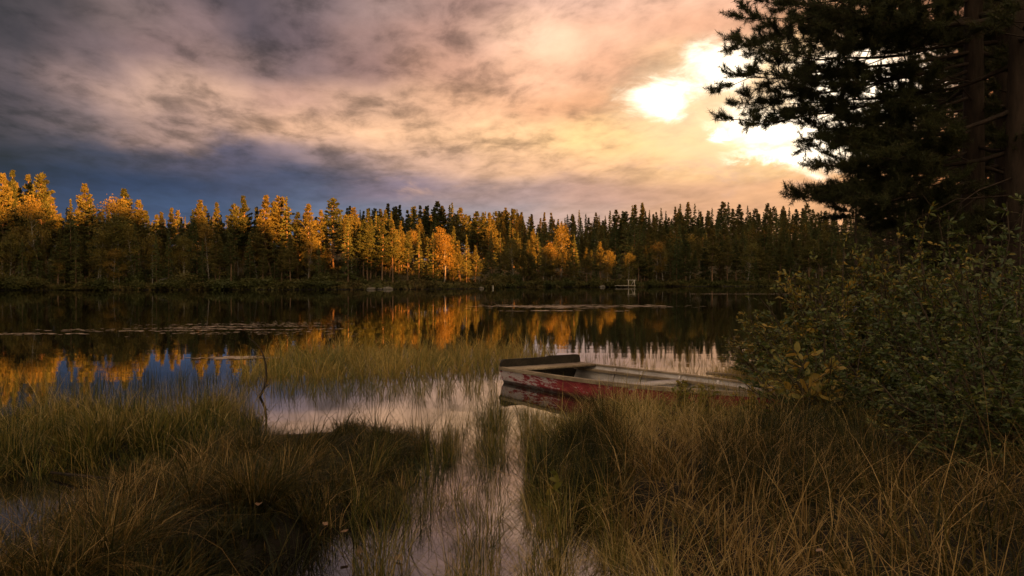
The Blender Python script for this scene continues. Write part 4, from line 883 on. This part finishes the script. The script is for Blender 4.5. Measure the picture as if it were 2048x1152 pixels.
# dark seed heads on thin stems
M_seed = plain('dark_seed_head', (.016, .012, .011), .8, 40)
for px, py, d, zt, lab in ((1324, 872, 7.6, 0, 'black seed head leftmost in the dry grass below the boat'), (1346, 850, 7.9, 0, 'black seed head standing highest below the boat'), (1352, 916, 6.9, 0, 'black seed head low on a stem under the saplings'),
    (1434, 896, 7.1, 0, 'black seed head between the saplings and the green grass'), (1534, 976, 6.0, 0, 'black seed head nearest the bottom right grass'), (1668, 924, 6.5, 0, 'black seed head beside the green grass clump'), (1414, 838, 8.2, 0, 'black seed head against the sapling leaves'), (1512, 916, 6.8, 0, 'black seed head between the lowest two stems')):
    x, y = plan(px, d); zt = CH+(HY-py)/F*d; zb_ = hz(x, y); h = MB(); rr = np.random.default_rng(px)
    o = empty('seed_plant', (x, y, zb_)); tag(o, lab, 'plant', 'seed heads in the dry grass')
    H_ = max(zt-zb_, .12); h.tube([(0, 0, 0), (.01, 0, H_*.5), (0, 0, H_)], [.0035, .003, .002], 4); link('stem', h.mesh('stem', M_stem), o)
    h = MB()
    for k in range(9):
        c = rr.normal(size=3)*[.014, .014, .018]; th = np.linspace(0, 1, 5)
        h.tube(np.array([[0, 0, H_]])+c*th[:, None]*1.0+[0, 0, .0], .011*np.sin(math.pi*np.linspace(.15, .95, 5)), 5)
    link('seed_head', h.mesh('seed_head', M_seed), o)
# floating weed rafts on the lake
M_weed = leaf_mat('floating_weed', [(0, (.16, .11, .075)), (1, (.42, .32, .24))], .05, 'attr', .75, .2, 3, .3)
def raft(n, cx, cy, lx, ly, label, seed, smin=.03, smax=.09):
    rr = np.random.default_rng(seed); c0 = gp(cx, cy); u = rr.normal(size=(n, 2))*[.42, .42]; 
    x = c0[0]+u[:, 0]*lx/2; y = c0[1]+u[:, 1]*ly/2
    k = fbm(x*.55, y*2.6, seed) > .53; x, y = x[k], y[k]; n = len(x)
    s = rr.uniform(smin, smax, n); th = np.arange(7)*2*math.pi/7
    ph = rr.uniform(0, 6.28, n); rad = s[:, None]*(1+.25*rr.normal(size=(n, 7)))
    v = np.stack([x[:, None]+1.5*rad*np.cos(th+ph[:, None]), y[:, None]+rad*np.sin(th+ph[:, None]), np.broadcast_to(.004+.006*rr.random(n)[:, None], (n, 7))], 2)
    h = MB(); h.add(v.reshape(-1, 3), np.arange(7*n).reshape(n, 7), np.repeat(rr.random(n), 7))
    tag(link('floating_weed', h.mesh('floating_weed', M_weed)), label, 'water weed', None, 'stuff')
raft(2600, 500, 656, 7.5, 6.5, 'pale raft of floating weed before the left wood', 1, .015, .05); raft(70, 190, 661, 4.5, 1.2, 'thin streak of floating weed at the left of the lake', 2); raft(55, 40, 668, 4.2, .9, 'faint streak of floating weed at the left picture edge', 3)
raft(1000, 1140, 613, 12, 6.5, 'pale raft of floating weed in the middle of the lake', 4, .06, .14); raft(110, 1075, 622, 8, 1.5, 'narrow weed streak in front of the middle raft', 5, .08, .16); raft(60, 1290, 612, 4, .9, 'short weed streak right of the middle raft', 6, .08, .16)
raft(200, 1500, 588, 14, 2.0, 'faint weed streak near the far right shore', 7, .1, .25); raft(90, 478, 716, 1.4, .6, 'small weed patch left of the reed band', 8, .03, .07); raft(150, 800, 896, .9, .5, 'scum patch at the tip of the rusty tussock', 9, .012, .03)
# landing stage with a grey wooden frame
M_grey = plain('silver_grey_wood', (.27, .235, .20), .8, 6)
x, y = plan(1250, 149.2); o = empty('landing_stage', (x, y, 0)); tag(o, 'small silver-grey wooden landing with a railing frame by the far shore', 'jetty')
h = MB(); h.box((0, 0, .28), (3.6, 1.3, .09)); link('deck', h.mesh('deck', M_grey), o)
for px_ in (.55, 1.6):
    h = MB(); h.box((px_, -.45, .55), (.11, .11, 1.5)); link('post', h.mesh('post', M_grey), o)
h = MB(); h.box((1.07, -.45, 1.26), (1.6, .1, .10)); link('rail', h.mesh('rail', M_grey), o)
h = MB(); h.box((1.25, -.45, .75), (.09, .07, 1.1), Matrix.Rotation(.5, 3, 'Y')); link('brace', h.mesh('brace', M_grey), o)
for px_ in (-1.6, 1.6):
    h = MB(); h.box((px_, 0, -.2), (.12, .12, .86)); link('pile', h.mesh('pile', M_grey), o)
x, y = plan(986, 131); h = MB(); h.tube([(0, 0, -.4), (0, 0, .38), (.02, 0, .5)], [.09, .08, .02], 8); o = link('marker_post', h.mesh('marker_post', plain('white_paint', (.42, .39, .35), .6)), None); o.location = (x, y, 0); tag(o, 'short white post in the water off the promontory tip', 'post')
# boulders at the waterline
M_rock = plain('granite', (.085, .075, .064), .85, 3)
def rock(px, d, s, label, group):
    rr = np.random.default_rng(int(px*7+d)); import bmesh
    bm = bmesh.new(); bmesh.ops.create_icosphere(bm, subdivisions=3, radius=1)
    off = rr.normal(size=3)*3
    for v in bm.verts:
        k = .72+.55*float(fbm(v.co.x*1.3+off[0]+5, v.co.y*1.3+v.co.z*.9+off[1]+5, 3)); v.co = Vector((v.co.x*s*1.4*k, v.co.y*s*k, v.co.z*s*.62*k))
    me = bpy.data.meshes.new('boulder'); bm.to_mesh(me); bm.free(); me.materials.append(M_rock)
    x, y = plan(px, d); o = link('boulder', me); o.location = (x, y, max(0, hz(x, y))+s*.1); o.rotation_euler = (0, 0, rr.uniform(0, 6)); tag(o, label, 'boulder', group)
rock(742, shore_d(742)+.1, .42, 'flat pale boulder at the foot of the promontory bank', 'boulders on the far shore'); rock(775, shore_d(775)+.2, .5, 'larger grey boulder right of the flat pale one', 'boulders on the far shore')
rock(760, shore_d(760)+.4, .3, 'small boulder between the flat and the larger one', 'boulders on the far shore'); rock(338, shore_d(338)+5, 1.3, 'big rounded boulder among the shrubs of the left shore', 'boulders on the far shore')
rock(962, shore_d(962)+.2, .4, 'low boulder at the promontory tip', 'boulders on the far shore'); rock(1205, shore_d(1205)+.2, .45, 'squat boulder beside the landing', 'boulders on the far shore')
print('TREES', NTREE, 'objects', len(bpy.data.objects))
